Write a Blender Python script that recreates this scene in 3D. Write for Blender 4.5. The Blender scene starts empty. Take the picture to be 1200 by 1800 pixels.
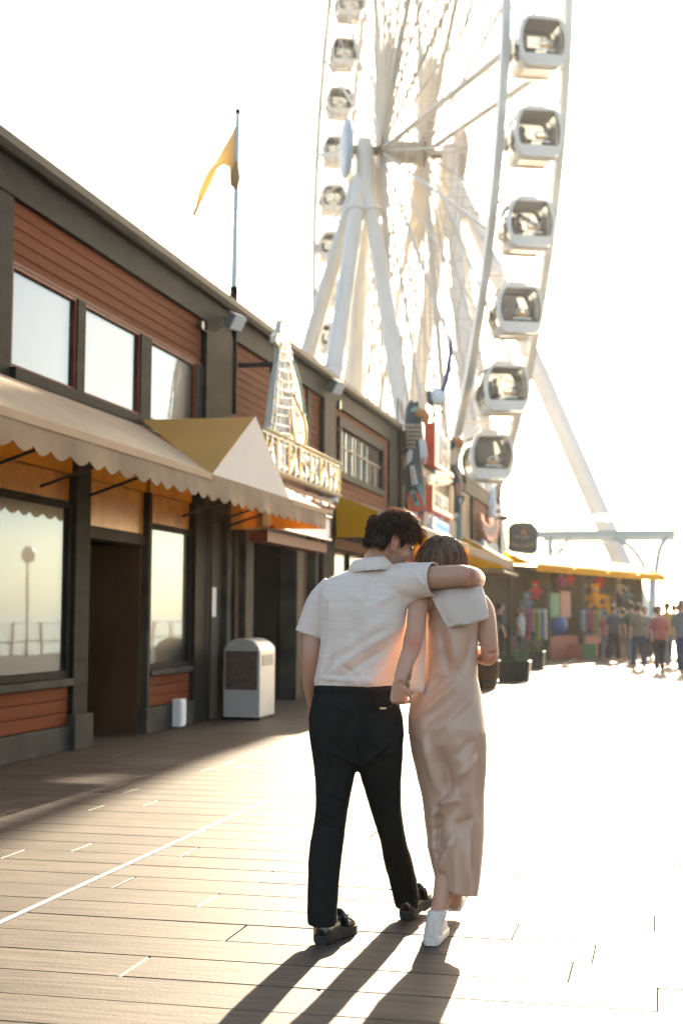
import bpy, bmesh, math, random
import numpy as np
from mathutils import Vector, Matrix, noise

random.seed(7); np.random.seed(7)
R = math.radians
scene = bpy.context.scene
COL = scene.collection

# ------------------------------------------------------------------ camera
CAM_H = 1.32; YAW = R(12.73); PITCH = R(4.188); ROLL = R(0.4); LENS = 50.0
FPX = LENS / 36.0 * 1800.0
FW = Vector((-math.sin(YAW)*math.cos(PITCH), math.cos(YAW)*math.cos(PITCH), math.sin(PITCH)))
_r0 = Vector((math.cos(YAW), math.sin(YAW), 0)); _u0 = _r0.cross(FW)
RT = (_r0*math.cos(ROLL) + _u0*math.sin(ROLL)).normalized()
UP = (_u0*math.cos(ROLL) - _r0*math.sin(ROLL)).normalized()
cam_d = bpy.data.cameras.new('camera'); cam = bpy.data.objects.new('camera', cam_d); COL.objects.link(cam)
m = Matrix((RT, UP, -FW)).transposed().to_4x4(); m.translation = Vector((0, 0, CAM_H))
cam.matrix_world = m
cam_d.lens = LENS; cam_d.sensor_width = 36.0; cam_d.sensor_fit = 'AUTO'
cam_d.clip_start = 0.1; cam_d.clip_end = 9000
cam_d.dof.use_dof = True; cam_d.dof.focus_distance = 5.85; cam_d.dof.aperture_fstop = 3.4
scene.camera = cam

# ------------------------------------------------------------------ sky, sun, exposure
SUN_AZ = R(-0.4)      # measured from +Y towards +X
SUN_EL = R(18.0)
world = bpy.data.worlds.new('World'); scene.world = world; world.use_nodes = True
wn = world.node_tree; wn.nodes.clear()
sky = wn.nodes.new('ShaderNodeTexSky'); sky.sky_type = 'NISHITA'; sky.sun_disc = False
sky.sun_elevation = SUN_EL; sky.sun_rotation = SUN_AZ
sky.air_density = 0.8; sky.dust_density = 2.0; sky.ozone_density = 0.3; sky.altitude = 0
bg = wn.nodes.new('ShaderNodeBackground'); bg.inputs['Strength'].default_value = 0.10
wo = wn.nodes.new('ShaderNodeOutputWorld')
wn.links.new(sky.outputs[0], bg.inputs[0]); wn.links.new(bg.outputs[0], wo.inputs[0])
sun_dir = Vector((math.sin(SUN_AZ)*math.cos(SUN_EL), math.cos(SUN_AZ)*math.cos(SUN_EL), math.sin(SUN_EL)))
sl = bpy.data.lights.new('sun', 'SUN'); sl.energy = 5.0; sl.angle = R(0.53); sl.color = (1.0, 0.86, 0.68)
sun = bpy.data.objects.new('sun', sl); COL.objects.link(sun)
sun.rotation_euler = sun_dir.to_track_quat('Z', 'Y').to_euler(); sun.location = (0, 30, 40)
scene.view_settings.view_transform = 'Standard'; scene.view_settings.look = 'None'
scene.view_settings.gamma = 1.0; scene.view_settings.use_curve_mapping = False
scene.view_settings.exposure = 2.25
scene.view_settings.use_white_balance = True
scene.view_settings.white_balance_temperature = 7100
scene.render.engine = 'CYCLES'
cy = scene.cycles
cy.use_denoising = True
cy.max_bounces = 8; cy.diffuse_bounces = 3; cy.glossy_bounces = 3; cy.transmission_bounces = 6
cy.transparent_max_bounces = 16; cy.volume_bounces = 0; cy.caustics_reflective = False; cy.caustics_refractive = False
cy.sample_clamp_indirect = 6.0

# ------------------------------------------------------------------ helpers
def at(px, py, Y):
    """World point seen at photo pixel (px, py) at depth-plane Y."""
    d = FW + RT*((px-600.0)/FPX) + UP*((900.0-py)/FPX)
    return Vector((0, 0, CAM_H)) + d*(Y/d.y)

def tag(o, label=None, cat=None, group=None, kind=None):
    if label: o['label'] = label
    if cat: o['category'] = cat
    if group: o['group'] = group
    if kind: o['kind'] = kind
    return o

def empty(name, loc=(0, 0, 0), parent=None):
    o = bpy.data.objects.new(name, None); COL.objects.link(o); o.location = loc
    o.empty_display_size = 0.1
    if parent: o.parent = parent
    return o

def link_mesh(name, me, parent=None, loc=None):
    """link a mesh given in WORLD coordinates (parents only translate and are un-rotated)"""
    o = bpy.data.objects.new(name, me); COL.objects.link(o)
    if parent is not None:
        o.parent = parent
        o.matrix_parent_inverse = Matrix.Translation(-wloc(parent))
    if loc is not None: o.location = loc
    return o

def wloc(o):
    v = Vector(o.location)
    while o.parent is not None:
        v = v + o.matrix_parent_inverse.translation
        o = o.parent; v = v + Vector(o.location)
    return v

class MB:
    """collects geometry in world coordinates for ONE mesh object"""
    def __init__(s): s.v = []; s.f = []
    def add(s, vs, fs):
        n = len(s.v); s.v.extend([tuple(p) for p in vs]); s.f.extend([tuple(i+n for i in f) for f in fs]); return s
    def box(s, x0, x1, y0, y1, z0, z1):
        return s.add([(x0,y0,z0),(x1,y0,z0),(x1,y1,z0),(x0,y1,z0),(x0,y0,z1),(x1,y0,z1),(x1,y1,z1),(x0,y1,z1)],
              [(3,2,1,0),(4,5,6,7),(0,1,5,4),(1,2,6,5),(2,3,7,6),(3,0,4,7)])
    def obox(s, c, ax, ay, az):
        c, ax, ay, az = Vector(c), Vector(ax), Vector(ay), Vector(az)
        vs = [c+sx*ax+sy*ay+sz*az for sz in (-1,1) for sx, sy in ((-1,-1),(1,-1),(1,1),(-1,1))]
        return s.add(vs, [(3,2,1,0),(4,5,6,7),(0,1,5,4),(1,2,6,5),(2,3,7,6),(3,0,4,7)])
    def bar(s, a, b, w, h, up=(0,0,1)):
        a, b = Vector(a), Vector(b); d = (b-a); L = d.length; d.normalize()
        u = Vector(up)
        if abs(d.dot(u)) > .98: u = Vector((1,0,0))
        x = d.cross(u).normalized(); y = x.cross(d)
        return s.obox((a+b)/2, x*w/2, y*h/2, d*L/2)
    def ring(s, c, ax, ay, n, e=2.0):
        out = []
        for i in range(n):
            t = 2*math.pi*i/n; ct, st = math.cos(t), math.sin(t)
            if e != 2.0:
                ct = math.copysign(abs(ct)**(2/e), ct); st = math.copysign(abs(st)**(2/e), st)
            out.append(Vector(c)+Vector(ax)*ct+Vector(ay)*st)
        return out
    def loft(s, rings, caps=(True, True)):
        n = len(rings[0]); vs = [p for r in rings for p in r]; fs = []
        for k in range(len(rings)-1):
            for i in range(n):
                j = (i+1) % n
                fs.append((k*n+i, k*n+j, (k+1)*n+j, (k+1)*n+i))
        if caps[0]: fs.append(tuple(range(n-1, -1, -1)))
        if caps[1]: fs.append(tuple((len(rings)-1)*n+i for i in range(n)))
        return s.add(vs, fs)
    def tube(s, pts, rad, n=10, caps=True, flat=1.0, up=None):
        pts = [Vector(p) for p in pts]; rs = []
        if not hasattr(rad, '__len__'): rad = [rad]*len(pts)
        pu = None
        for i, p in enumerate(pts):
            d = (pts[min(i+1, len(pts)-1)] - pts[max(i-1, 0)]).normalized()
            if pu is None:
                u = Vector(up) if up else (Vector((0,0,1)) if abs(d.z) < .9 else Vector((1,0,0)))
            else: u = pu
            x = d.cross(u).normalized(); y = x.cross(d).normalized(); pu = y
            rr = rad[i]
            rx, ry = (rr if hasattr(rr, '__len__') else (rr, rr*flat))
            rs.append(s.ring(p, x*rx, y*ry, n))
        return s.loft(rs, (caps, caps))
    def quad(s, a, b, c, d): return s.add([a, b, c, d], [(0, 1, 2, 3)])
    def prism(s, poly, d):
        """extrude polygon (list of world points) by vector d"""
        n = len(poly); d = Vector(d); poly = [Vector(p) for p in poly]
        vs = poly+[p+d for p in poly]
        fs = [tuple(range(n-1, -1, -1)), tuple(range(n, 2*n))]+[(i, (i+1) % n, (i+1) % n+n, i+n) for i in range(n)]
        return s.add(vs, fs)
    def ball(s, c, r, n=12, m=8, ax=None):
        c = Vector(c); rx, ry, rz = r if hasattr(r, '__len__') else (r, r, r)
        A = ax or (Vector((1,0,0)), Vector((0,1,0)), Vector((0,0,1)))
        rs = []
        for k in range(m+1):
            t = -math.pi/2+math.pi*k/m; q = max(math.cos(t), .004)
            rs.append(s.ring(c+A[2]*rz*math.sin(t), A[0]*rx*q, A[1]*ry*q, n))
        return s.loft(rs)
    def mesh(s, name, smooth=False):
        me = bpy.data.meshes.new(name); me.from_pydata(s.v, [], s.f)
        bm = bmesh.new(); bm.from_mesh(me); bmesh.ops.recalc_face_normals(bm, faces=bm.faces); bm.to_mesh(me); bm.free()
        if smooth: me.shade_smooth()
        return me
    def build(s, name, mat, parent=None, smooth=False, bevel=0, kind=None):
        me = s.mesh(name, smooth)
        if mat is not None: me.materials.append(mat)
        o = link_mesh(name, me, parent)
        if smooth == 'auto':
            me.shade_smooth(); auto_smooth(me)
        if bevel:
            b = o.modifiers.new('bevel', 'BEVEL'); b.width = bevel; b.segments = 2; b.limit_method = 'ANGLE'
        if kind: o['kind'] = kind
        return o

def auto_smooth(me, ang=40):
    try: me.set_sharp_from_angle(angle=R(ang))
    except Exception: pass

def catmull(pts, n=8):
    pts = [Vector(p) for p in pts]; out = []
    P = [2*pts[0]-pts[1]]+pts+[2*pts[-1]-pts[-2]]
    for i in range(1, len(P)-2):
        p0, p1, p2, p3 = P[i-1], P[i], P[i+1], P[i+2]
        for k in range(n):
            t = k/n
            out.append(0.5*((2*p1)+(p2-p0)*t+(2*p0-5*p1+4*p2-p3)*t*t+(3*p1-p0-3*p2+p3)*t**3))
    out.append(pts[-1]); return out

def interp(tab, x):
    """piecewise-linear over rows (x, a, b, ...)"""
    xs = [r[0] for r in tab]
    return [float(np.interp(x, xs, [r[k] for r in tab])) for k in range(1, len(tab[0]))]

# ------------------------------------------------------------------ materials
MATS = {}
def M(name, col, rough=0.6, var=0.0, vscale=3.0, bump=0.0, bscale=40.0, metal=0.0, spec=0.5, stretch=None,
      col2=None, rnd=0.0, trans=0.0, tcol=None, sheen=0.0, emit=None, estr=0.0, coat=0.0, sss=0.0, rvar=0.0, alpha=1.0,
      coords='Object', aniso=0.0):
    if name in MATS: return MATS[name]
    mt = bpy.data.materials.new(name); mt.use_nodes = True; nt = mt.node_tree; N = nt.nodes; L = nt.links
    b = N['Principled BSDF']; out = N['Material Output']
    b.inputs['Roughness'].default_value = rough; b.inputs['Metallic'].default_value = metal
    b.inputs['Specular IOR Level'].default_value = spec
    b.inputs['Sheen Weight'].default_value = sheen; b.inputs['Coat Weight'].default_value = coat
    if aniso: b.inputs['Anisotropic'].default_value = aniso
    if sss:
        b.inputs['Subsurface Weight'].default_value = sss; b.inputs['Subsurface Radius'].default_value = (0.012, 0.005, 0.003)
        b.inputs['Subsurface Scale'].default_value = 1.0
    c = (*col, 1.0); b.inputs['Base Color'].default_value = c
    if emit: b.inputs['Emission Color'].default_value = (*emit, 1); b.inputs['Emission Strength'].default_value = estr
    colsock = None
    tc = N.new('ShaderNodeTexCoord'); mp = N.new('ShaderNodeMapping'); L.new(tc.outputs[coords], mp.inputs[0])
    if stretch: mp.inputs['Scale'].default_value = stretch
    if var or col2:
        nz = N.new('ShaderNodeTexNoise'); nz.inputs['Scale'].default_value = vscale; nz.inputs['Detail'].default_value = 6
        L.new(mp.outputs[0], nz.inputs['Vector'])
        mx = N.new('ShaderNodeMix'); mx.data_type = 'RGBA'
        rp = N.new('ShaderNodeMapRange'); rp.inputs[1].default_value = .3; rp.inputs[2].default_value = .7
        L.new(nz.outputs[0], rp.inputs[0]); L.new(rp.outputs[0], mx.inputs[0])
        c2 = col2 or tuple(x*(1-var) for x in col)
        mx.inputs[6].default_value = (*c2, 1); mx.inputs[7].default_value = c
        colsock = mx.outputs[2]
        if rvar:
            rr = N.new('ShaderNodeMapRange'); rr.inputs[3].default_value = rough-rvar; rr.inputs[4].default_value = rough+rvar
            L.new(nz.outputs[0], rr.inputs[0]); L.new(rr.outputs[0], b.inputs['Roughness'])
    if rnd:
        oi = N.new('ShaderNodeObjectInfo'); hs = N.new('ShaderNodeHueSaturation')
        rr = N.new('ShaderNodeMapRange'); rr.inputs[3].default_value = 1-rnd; rr.inputs[4].default_value = 1+rnd
        L.new(oi.outputs['Random'], rr.inputs[0]); L.new(rr.outputs[0], hs.inputs['Value'])
        if colsock: L.new(colsock, hs.inputs['Color'])
        else: hs.inputs['Color'].default_value = c
        colsock = hs.outputs[0]
    if colsock: L.new(colsock, b.inputs['Base Color'])
    if bump:
        nb = N.new('ShaderNodeTexNoise'); nb.inputs['Scale'].default_value = bscale; nb.inputs['Detail'].default_value = 8
        L.new(mp.outputs[0], nb.inputs['Vector'])
        bp = N.new('ShaderNodeBump'); bp.inputs['Strength'].default_value = bump; bp.inputs['Distance'].default_value = 0.01
        L.new(nb.outputs[0], bp.inputs['Height']); L.new(bp.outputs[0], b.inputs['Normal'])
    if alpha < 1: b.inputs['Alpha'].default_value = alpha
    if trans:
        tr = N.new('ShaderNodeBsdfTranslucent'); tr.inputs['Color'].default_value = (*(tcol or col), 1)
        ms = N.new('ShaderNodeMixShader'); ms.inputs[0].default_value = trans
        L.new(b.outputs[0], ms.inputs[1]); L.new(tr.outputs[0], ms.inputs[2]); L.new(ms.outputs[0], out.inputs['Surface'])
    MATS[name] = mt
    return mt

def text_mesh(txt, size, depth=0.02, name='lettering', bevel=0.0):
    cu = bpy.data.curves.new(name, 'FONT'); cu.body = txt; cu.size = size; cu.extrude = depth; cu.align_x = 'LEFT'
    cu.resolution_u = 2
    if bevel: cu.bevel_depth = bevel
    o = bpy.data.objects.new(name, cu); COL.objects.link(o)
    dg = bpy.context.evaluated_depsgraph_get(); me = bpy.data.meshes.new_from_object(o.evaluated_get(dg))
    bpy.data.objects.remove(o); bpy.data.curves.remove(cu)
    me.name = name
    return me

def place_text(txt, name, mat, parent, origin, xdir, ydir, width, height, depth=0.02):
    """text fitted to width x height, lower left at origin, baseline along xdir"""
    me = text_mesh(txt, 1.0, 0.02, name)
    co = np.empty(len(me.vertices)*3); me.vertices.foreach_get('co', co); co = co.reshape(-1, 3)
    mn, mx = co.min(0), co.max(0); s = (mx-mn); s[s < 1e-6] = 1
    co = (co-mn)/s
    xd, yd = np.array(xdir), np.array(ydir); zd = np.cross(xd, yd)
    co = np.array(origin)+co[:, :1]*xd*width+co[:, 1:2]*yd*height+co[:, 2:3]*zd*depth
    me.vertices.foreach_set('co', co.ravel()); me.materials.clear(); me.materials.append(mat); me.update()
    return link_mesh(name, me, parent)

def remesh(mb, name, voxel=0.008, smooth=6, fac=0.5):
    """fuse overlapping closed shells into ONE continuous surface"""
    me = mb.mesh(name); o = bpy.data.objects.new(name, me); COL.objects.link(o)
    r = o.modifiers.new('r', 'REMESH'); r.mode = 'VOXEL'; r.voxel_size = voxel; r.adaptivity = 0.0
    s = o.modifiers.new('s', 'SMOOTH'); s.iterations = smooth; s.factor = fac
    dg = bpy.context.evaluated_depsgraph_get(); m2 = bpy.data.meshes.new_from_object(o.evaluated_get(dg))
    bpy.data.objects.remove(o); bpy.data.meshes.remove(me); m2.name = name
    m2.shade_smooth(); return m2

def mesh_co(me):
    co = np.empty(len(me.vertices)*3); me.vertices.foreach_get('co', co); return co.reshape(-1, 3)
def mesh_no(me):
    no = np.empty(len(me.vertices)*3); me.vertices.foreach_get('normal', no); return no.reshape(-1, 3)
def set_co(me, co): me.vertices.foreach_set('co', np.ascontiguousarray(co, dtype=np.float64).ravel()); me.update()

def crease(me, segs, gain=1.9):
    """cloth folds: list of (p0, p1, width, amp); displacement along the normal, tapered at the ends"""
    co = mesh_co(me); no = mesh_no(me); disp = np.zeros(len(co))
    for p0, p1, w, amp in segs:
        a = np.array(p0); b = np.array(p1); d = b-a; L2 = d@d
        t = np.clip((co-a)@d/L2, 0, 1); q = a+t[:, None]*d
        # distance measured in the plane facing the viewer (X, Z) plus reduced Y
        df = co-q; dist = np.sqrt(df[:, 0]**2+df[:, 2]**2+(0.3*df[:, 1])**2)
        tt = (co-a)@d/L2; tap = np.clip(np.minimum(tt+0.15, 1.15-tt)/0.4, 0, 1)
        disp += gain*amp*np.exp(-(dist/w)**2)*tap
    set_co(me, co+no*disp[:, None])

def wobble(me, scale, amp, aniso=(1, 1, 1), seed=0):
    co = mesh_co(me); no = mesh_no(me)
    d = np.array([noise.noise(Vector((c[0]*scale*aniso[0]+seed, c[1]*scale*aniso[1], c[2]*scale*aniso[2]))) for c in co])
    set_co(me, co+no*(d*amp)[:, None])

def open_caps(me, planes):
    """delete the flat cap faces lying on the given (point, normal, tol, maxr) planes"""
    bm = bmesh.new(); bm.from_mesh(me); dele = []
    for f in bm.faces:
        c = f.calc_center_median()
        for p, n, tol, mr in planes:
            dd = c-Vector(p)
            if abs(dd.dot(Vector(n))) < tol and dd.length < mr and abs(f.normal.dot(Vector(n))) > .6: dele.append(f); break
    bmesh.ops.delete(bm, geom=dele, context='FACES'); bm.to_mesh(me); bm.free(); me.shade_smooth()

def copy_tree(o, loc=None, parent=None):
    c = o.copy(); COL.objects.link(c)
    if parent is not None: c.parent = parent
    if loc is not None: c.location = loc
    for ch in list(o.children): copy_tree(ch, None, c)
    return c
# ================================================================== SETTING
WX = -5.65                                   # facade plane of the restaurant row
# ---- materials
def plank_material():
    mt = bpy.data.materials.new('weathered_plank'); mt.use_nodes = True; nt = mt.node_tree; N = nt.nodes; L = nt.links
    b = N['Principled BSDF']
    tc = N.new('ShaderNodeNewGeometry'); mp = N.new('ShaderNodeMapping'); mp.inputs['Scale'].default_value = (0.8, 9, 9)
    L.new(tc.outputs['Position'], mp.inputs[0])
    oi = N.new('ShaderNodeObjectInfo')
    off = N.new('ShaderNodeVectorMath'); off.operation = 'SCALE'; off.inputs[0].default_value = (7, 3, 5)
    L.new(oi.outputs['Random'], off.inputs['Scale'])
    ad = N.new('ShaderNodeVectorMath'); ad.operation = 'ADD'; L.new(mp.outputs[0], ad.inputs[0]); L.new(off.outputs[0], ad.inputs[1])
    g = N.new('ShaderNodeTexNoise'); g.inputs['Scale'].default_value = 3.0; g.inputs['Detail'].default_value = 10; g.inputs['Roughness'].default_value = .65
    L.new(ad.outputs[0], g.inputs['Vector'])
    st = N.new('ShaderNodeTexNoise'); st.inputs['Scale'].default_value = 1.6; st.inputs['Detail'].default_value = 6
    L.new(tc.outputs['Position'], st.inputs['Vector'])
    cr = N.new('ShaderNodeValToRGB'); e = cr.color_ramp.elements
    e[0].position = .28; e[0].color = (.046, .036, .027, 1); e[1].position = .72; e[1].color = (.130, .103, .079, 1)
    L.new(g.outputs[0], cr.inputs[0])
    hs = N.new('ShaderNodeHueSaturation'); mr = N.new('ShaderNodeMapRange'); mr.inputs[3].default_value = .86; mr.inputs[4].default_value = 1.14
    L.new(oi.outputs['Random'], mr.inputs[0]); L.new(mr.outputs[0], hs.inputs['Value']); L.new(cr.outputs[0], hs.inputs['Color'])
    mx = N.new('ShaderNodeMix'); mx.data_type = 'RGBA'; mx.blend_type = 'MULTIPLY'
    m2 = N.new('ShaderNodeMapRange'); m2.inputs[1].default_value = .35; m2.inputs[2].default_value = .62; m2.inputs[3].default_value = .75; m2.inputs[4].default_value = 1.0
    L.new(st.outputs[0], m2.inputs[0]); mx.inputs[0].default_value = 1
    L.new(hs.outputs[0], mx.inputs[6]); L.new(m2.outputs[0], mx.inputs[7]); L.new(mx.outputs[2], b.inputs['Base Color'])
    rr = N.new('ShaderNodeMapRange'); rr.inputs[3].default_value = .50; rr.inputs[4].default_value = .74
    L.new(g.outputs[0], rr.inputs[0]); L.new(rr.outputs[0], b.inputs['Roughness'])
    b.inputs['Specular IOR Level'].default_value = .145
    fine = N.new('ShaderNodeTexNoise'); fine.inputs['Scale'].default_value = 60; fine.inputs['Detail'].default_value = 6
    L.new(tc.outputs['Position'], fine.inputs['Vector'])
    sm = N.new('ShaderNodeMath'); sm.operation = 'ADD'; L.new(g.outputs[0], sm.inputs[0])
    ml = N.new('ShaderNodeMath'); ml.operation = 'MULTIPLY'; ml.inputs[1].default_value = .35; L.new(fine.outputs[0], ml.inputs[0]); L.new(ml.outputs[0], sm.inputs[1])
    bp = N.new('ShaderNodeBump'); bp.inputs['Strength'].default_value = .35; bp.inputs['Distance'].default_value = .01
    L.new(sm.outputs[0], bp.inputs['Height']); L.new(bp.outputs[0], b.inputs['Normal'])
    return mt
mPlank = plank_material()
mSub = M('deck_underside', (.035, .03, .025), .9)
mJointLit = M('sunlit_joint_pale', (.62, .56, .47), .5, var=.3, vscale=30)  # pale colour paints in the sun caught by the plank joints
mStrip = M('steel_strip', (.72, .69, .64), .35, var=.2, vscale=20, metal=0.4)
mGrey = M('grey_timber_paint', (.022, .022, .018), .7, spec=.06, var=.45, vscale=2.5, bump=.25, bscale=25, stretch=(1, .6, 3))
mGreyD = M('dark_grey_timber', (.017, .017, .014), .7, spec=.06, var=.35, vscale=3, bump=.2, bscale=30)
mGreyL = M('light_grey_trim', (.060, .058, .048), .7, spec=.06, var=.4, vscale=3, bump=.15, bscale=30)
mSide = M('red_brown_siding', (.20, .053, .019), .8, spec=.06, var=.22, vscale=1.2, bump=.2, bscale=22, stretch=(1, .35, 4), rnd=.06)
mRedTrim = M('dark_red_trim', (.19, .05, .03), .55, spec=.06, var=.25, vscale=4)
mWallIn = M('dark_interior', (.03, .024, .018), .9, spec=.2, var=.3, vscale=1.5)
mBrown = M('brown_wood_panel', (.10, .05, .025), .55, spec=.06, var=.4, vscale=2, bump=.15, bscale=18, stretch=(1, 1, .3))
mGut = M('metal_gutter', (.030, .030, .026), .6, var=.3, vscale=4, spec=.15)
mRoof = M('roof_shingle', (.03, .03, .028), .9, spec=.1, var=.4, vscale=5, bump=.4, bscale=30)
mCream = M('cream_awning_fabric', (.70, .54, .33), .75, var=.24, vscale=1.3, bump=.25, bscale=3, trans=.48, tcol=(.85, .36, .03), sheen=.2)
mCreamF = M('cream_gable_fabric', (.72, .67, .59), .75, var=.10, vscale=1.4, bump=.2, bscale=4, trans=.15, tcol=(.8, .5, .2))
mMust = M('mustard_awning_fabric', (.80, .43, .09), .75, var=.12, vscale=1.6, bump=.2, bscale=4, trans=.3, tcol=(.9, .45, .04))
mYel = M('yellow_awning_fabric', (.86, .42, .004), .75, spec=.1, var=.1, vscale=2, bump=.15, bscale=4, trans=.42, tcol=(1.0, .50, .0))
mVal = M('valance_fabric', (.40, .285, .175), .8, var=.35, vscale=3, bump=.2, bscale=6, trans=.35, tcol=(.7, .35, .14))
mBar = M('dark_steel_bar', (.025, .024, .022), .5, metal=.3)
mBlack = M('black_metal', (.012, .012, .012), .4)

def glass_mat(name, tint, rough=.02, spec=.9):
    mt = bpy.data.materials.new(name); mt.use_nodes = True; nt = mt.node_tree; N = nt.nodes; L = nt.links
    b = N['Principled BSDF']; out = N['Material Output']
    b.inputs['Base Color'].default_value = (*tint, 1); b.inputs['Roughness'].default_value = .3
    gl = N.new('ShaderNodeBsdfGlossy'); gl.inputs['Roughness'].default_value = rough; gl.inputs['Color'].default_value = (.088, .136, .190, 1)
    lw = N.new('ShaderNodeLayerWeight'); lw.inputs['Blend'].default_value = .35
    mr = N.new('ShaderNodeMapRange'); mr.inputs[3].default_value = spec*.55; mr.inputs[4].default_value = 1.0
    L.new(lw.outputs['Fresnel'], mr.inputs[0])
    nz = N.new('ShaderNodeTexNoise'); nz.inputs['Scale'].default_value = 1.3; tc = N.new('ShaderNodeNewGeometry'); L.new(tc.outputs['Position'], nz.inputs['Vector'])
    bp = N.new('ShaderNodeBump'); bp.inputs['Strength'].default_value = .02; bp.inputs['Distance'].default_value = .05
    L.new(nz.outputs[0], bp.inputs['Height']); L.new(bp.outputs[0], gl.inputs['Normal'])
    ms = N.new('ShaderNodeMixShader'); L.new(mr.outputs[0], ms.inputs[0]); L.new(b.outputs[0], ms.inputs[1]); L.new(gl.outputs[0], ms.inputs[2])
    L.new(ms.outputs[0], out.inputs['Surface'])
    return mt
mGlass = glass_mat('window_glass', (.02, .025, .025))

# ---- water to the horizon
def water():
    mt = bpy.data.materials.new('sea_water'); mt.use_nodes = True; nt = mt.node_tree; N = nt.nodes; L = nt.links
    b = N['Principled BSDF']; b.inputs['Base Color'].default_value = (.03, .06, .07, 1); b.inputs['Roughness'].default_value = .12
    g = N.new('ShaderNodeNewGeometry'); nz = N.new('ShaderNodeTexNoise'); nz.inputs['Scale'].default_value = .6; nz.inputs['Detail'].default_value = 6
    L.new(g.outputs['Position'], nz.inputs['Vector'])
    bp = N.new('ShaderNodeBump'); bp.inputs['Strength'].default_value = .6; bp.inputs['Distance'].default_value = .3
    L.new(nz.outputs[0], bp.inputs['Height']); L.new(bp.outputs[0], b.inputs['Normal'])
    o = MB().quad((-3000, -3000, -3.0), (3000, -3000, -3.0), (3000, 3000, -3.0), (-3000, 3000, -3.0)).build('water', mt)
    tag(o, kind='structure')
water()

# ---- pier deck: planks lie across the pier, each its own board as far as they read singly
deck = MB().box(-40, 9.0, -8, 68, -.6, -.07).build('pier_deck', mSub); tag(deck, kind='structure')
PITCHP = .3155; Y0P = 5.641
def plank_mesh(L, W=.3085, T=.06, ch=.003):
    mb = MB(); x, y = L/2, W/2
    rings = [[(-x, -y, -T), (x, -y, -T), (x, y, -T), (-x, y, -T)],
             [(-x, -y, -ch), (x, -y, -ch), (x, y, -ch), (-x, y, -ch)],
             [(-x+ch, -y+ch, 0), (x-ch, -y+ch, 0), (x-ch, y-ch, 0), (-x+ch, y-ch, 0)]]
    return mb.loft(rings).mesh('plank')
known = {-2: [-1.95], 0: [-1.75], 2: [-2.07], 3: [-2.61], 4: [-1.98], 6: [-3.23, -2.59], 1: [-.62], 5: [-.75], -1: [-.35], -3: [-1.2]}
rng = random.Random(11)
far_mb = MB(); joint_lit_mb = MB()
STRIPX = -2.78
for k in range(-8, 197):
    y = Y0P+(k+.5)*PITCHP
    if y > 67.7: break
    cuts = sorted(set(known.get(k, []) + [STRIPX] + ([STRIPX] if k in known else [])))
    # joints left and right of the steel strip
    x = STRIPX-rng.uniform(.5, 2.6)
    while x > -10: 
        if min(abs(x-c) for c in cuts) > .5: cuts.append(x)
        x -= rng.uniform(1.6, 3.6)
    x = max(cuts)+rng.uniform(1.0, 3.2)
    while x < 8.6: cuts.append(x); x += rng.uniform(1.8, 4.2)
    edges = [-10.0]+sorted(cuts)+[8.95]
    for a, b_ in zip(edges[:-1], edges[1:]):
        if b_-a < .1: continue
        ga = .018 if abs(a-STRIPX) < .001 else (.005 if a < -.9 else .0014)
        gb = .018 if abs(b_-STRIPX) < .001 else (.005 if b_ < -.9 else .0014)
        a2, b2 = a+ga, b_-gb
        dz = rng.uniform(-.0007, .0007); L = b2-a2
        near = 2 < y < 13.2
        if near and b2 > -5.6-2.2 and a2 < 1.4:
            me = plank_mesh(L); me.materials.append(mPlank)
            o = bpy.data.objects.new('plank', me); COL.objects.link(o); o.parent = deck
            o.location = ((a2+b2)/2, y, dz); o.rotation_euler = (rng.uniform(-.002, .002), 0, rng.uniform(-.0012, .0012))
        else:
            far_mb.box(a2, b2, y-.1545, y+.1545, -.065, dz)
        if abs(b_-STRIPX) > .001 and b_ < -.85 and rng.random() < .8:
            joint_lit_mb.box(b_-.0045, b_+.0045, y-.15, y+.15, -.06, -.0045+dz)
o = far_mb.build('plank_run', mPlank, deck); o['kind'] = 'stuff'
o = joint_lit_mb.build('sunlit_joint', mJointLit, deck); o['kind'] = 'stuff'
MB().box(STRIPX-.013, STRIPX+.013, -2, 66, -.06, .006).build('steel_strip', mStrip, deck, bevel=.003)

# ---- restaurant building (near block)
bld = empty('restaurant_building', (WX, 11, 0))
tag(bld, 'two storey red brown and grey waterfront restaurant row beside the deck', 'building')
def part(name, mat, *box, parent=None, bevel=.004, smooth=False):
    return MB().box(*box).build(name, mat, parent or bld, bevel=bevel)
YB0, YB1 = 6.0, 30.4
part('wall', mWallIn, -14, WX-.32, YB0, YB1, 3.3, 5.44, bevel=0)
for a, b_, dx in ((YB0, 13.40, .32), (13.40, 15.10, 1.6), (15.10, 19.3, .32), (19.3, 21.76, 1.6), (21.76, YB1, .32)):
    part('wall', mWallIn, -14, WX-dx, a, b_, 0, 3.295, bevel=0)
part('roof', mRoof, -14.3, WX+.04, YB0-.2, YB1+.1, 5.46, 5.52)
# fascia, in lengths that butt
for a, b_ in ((YB0, 9.2), (9.2, 14.3), (14.3, 18.15), (18.17, 23.3), (23.3, 30.4)):
    part('fascia_board', mGrey, WX-.30, WX+.03, a+.002, b_-.002, 5.05, 5.44)
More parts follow.
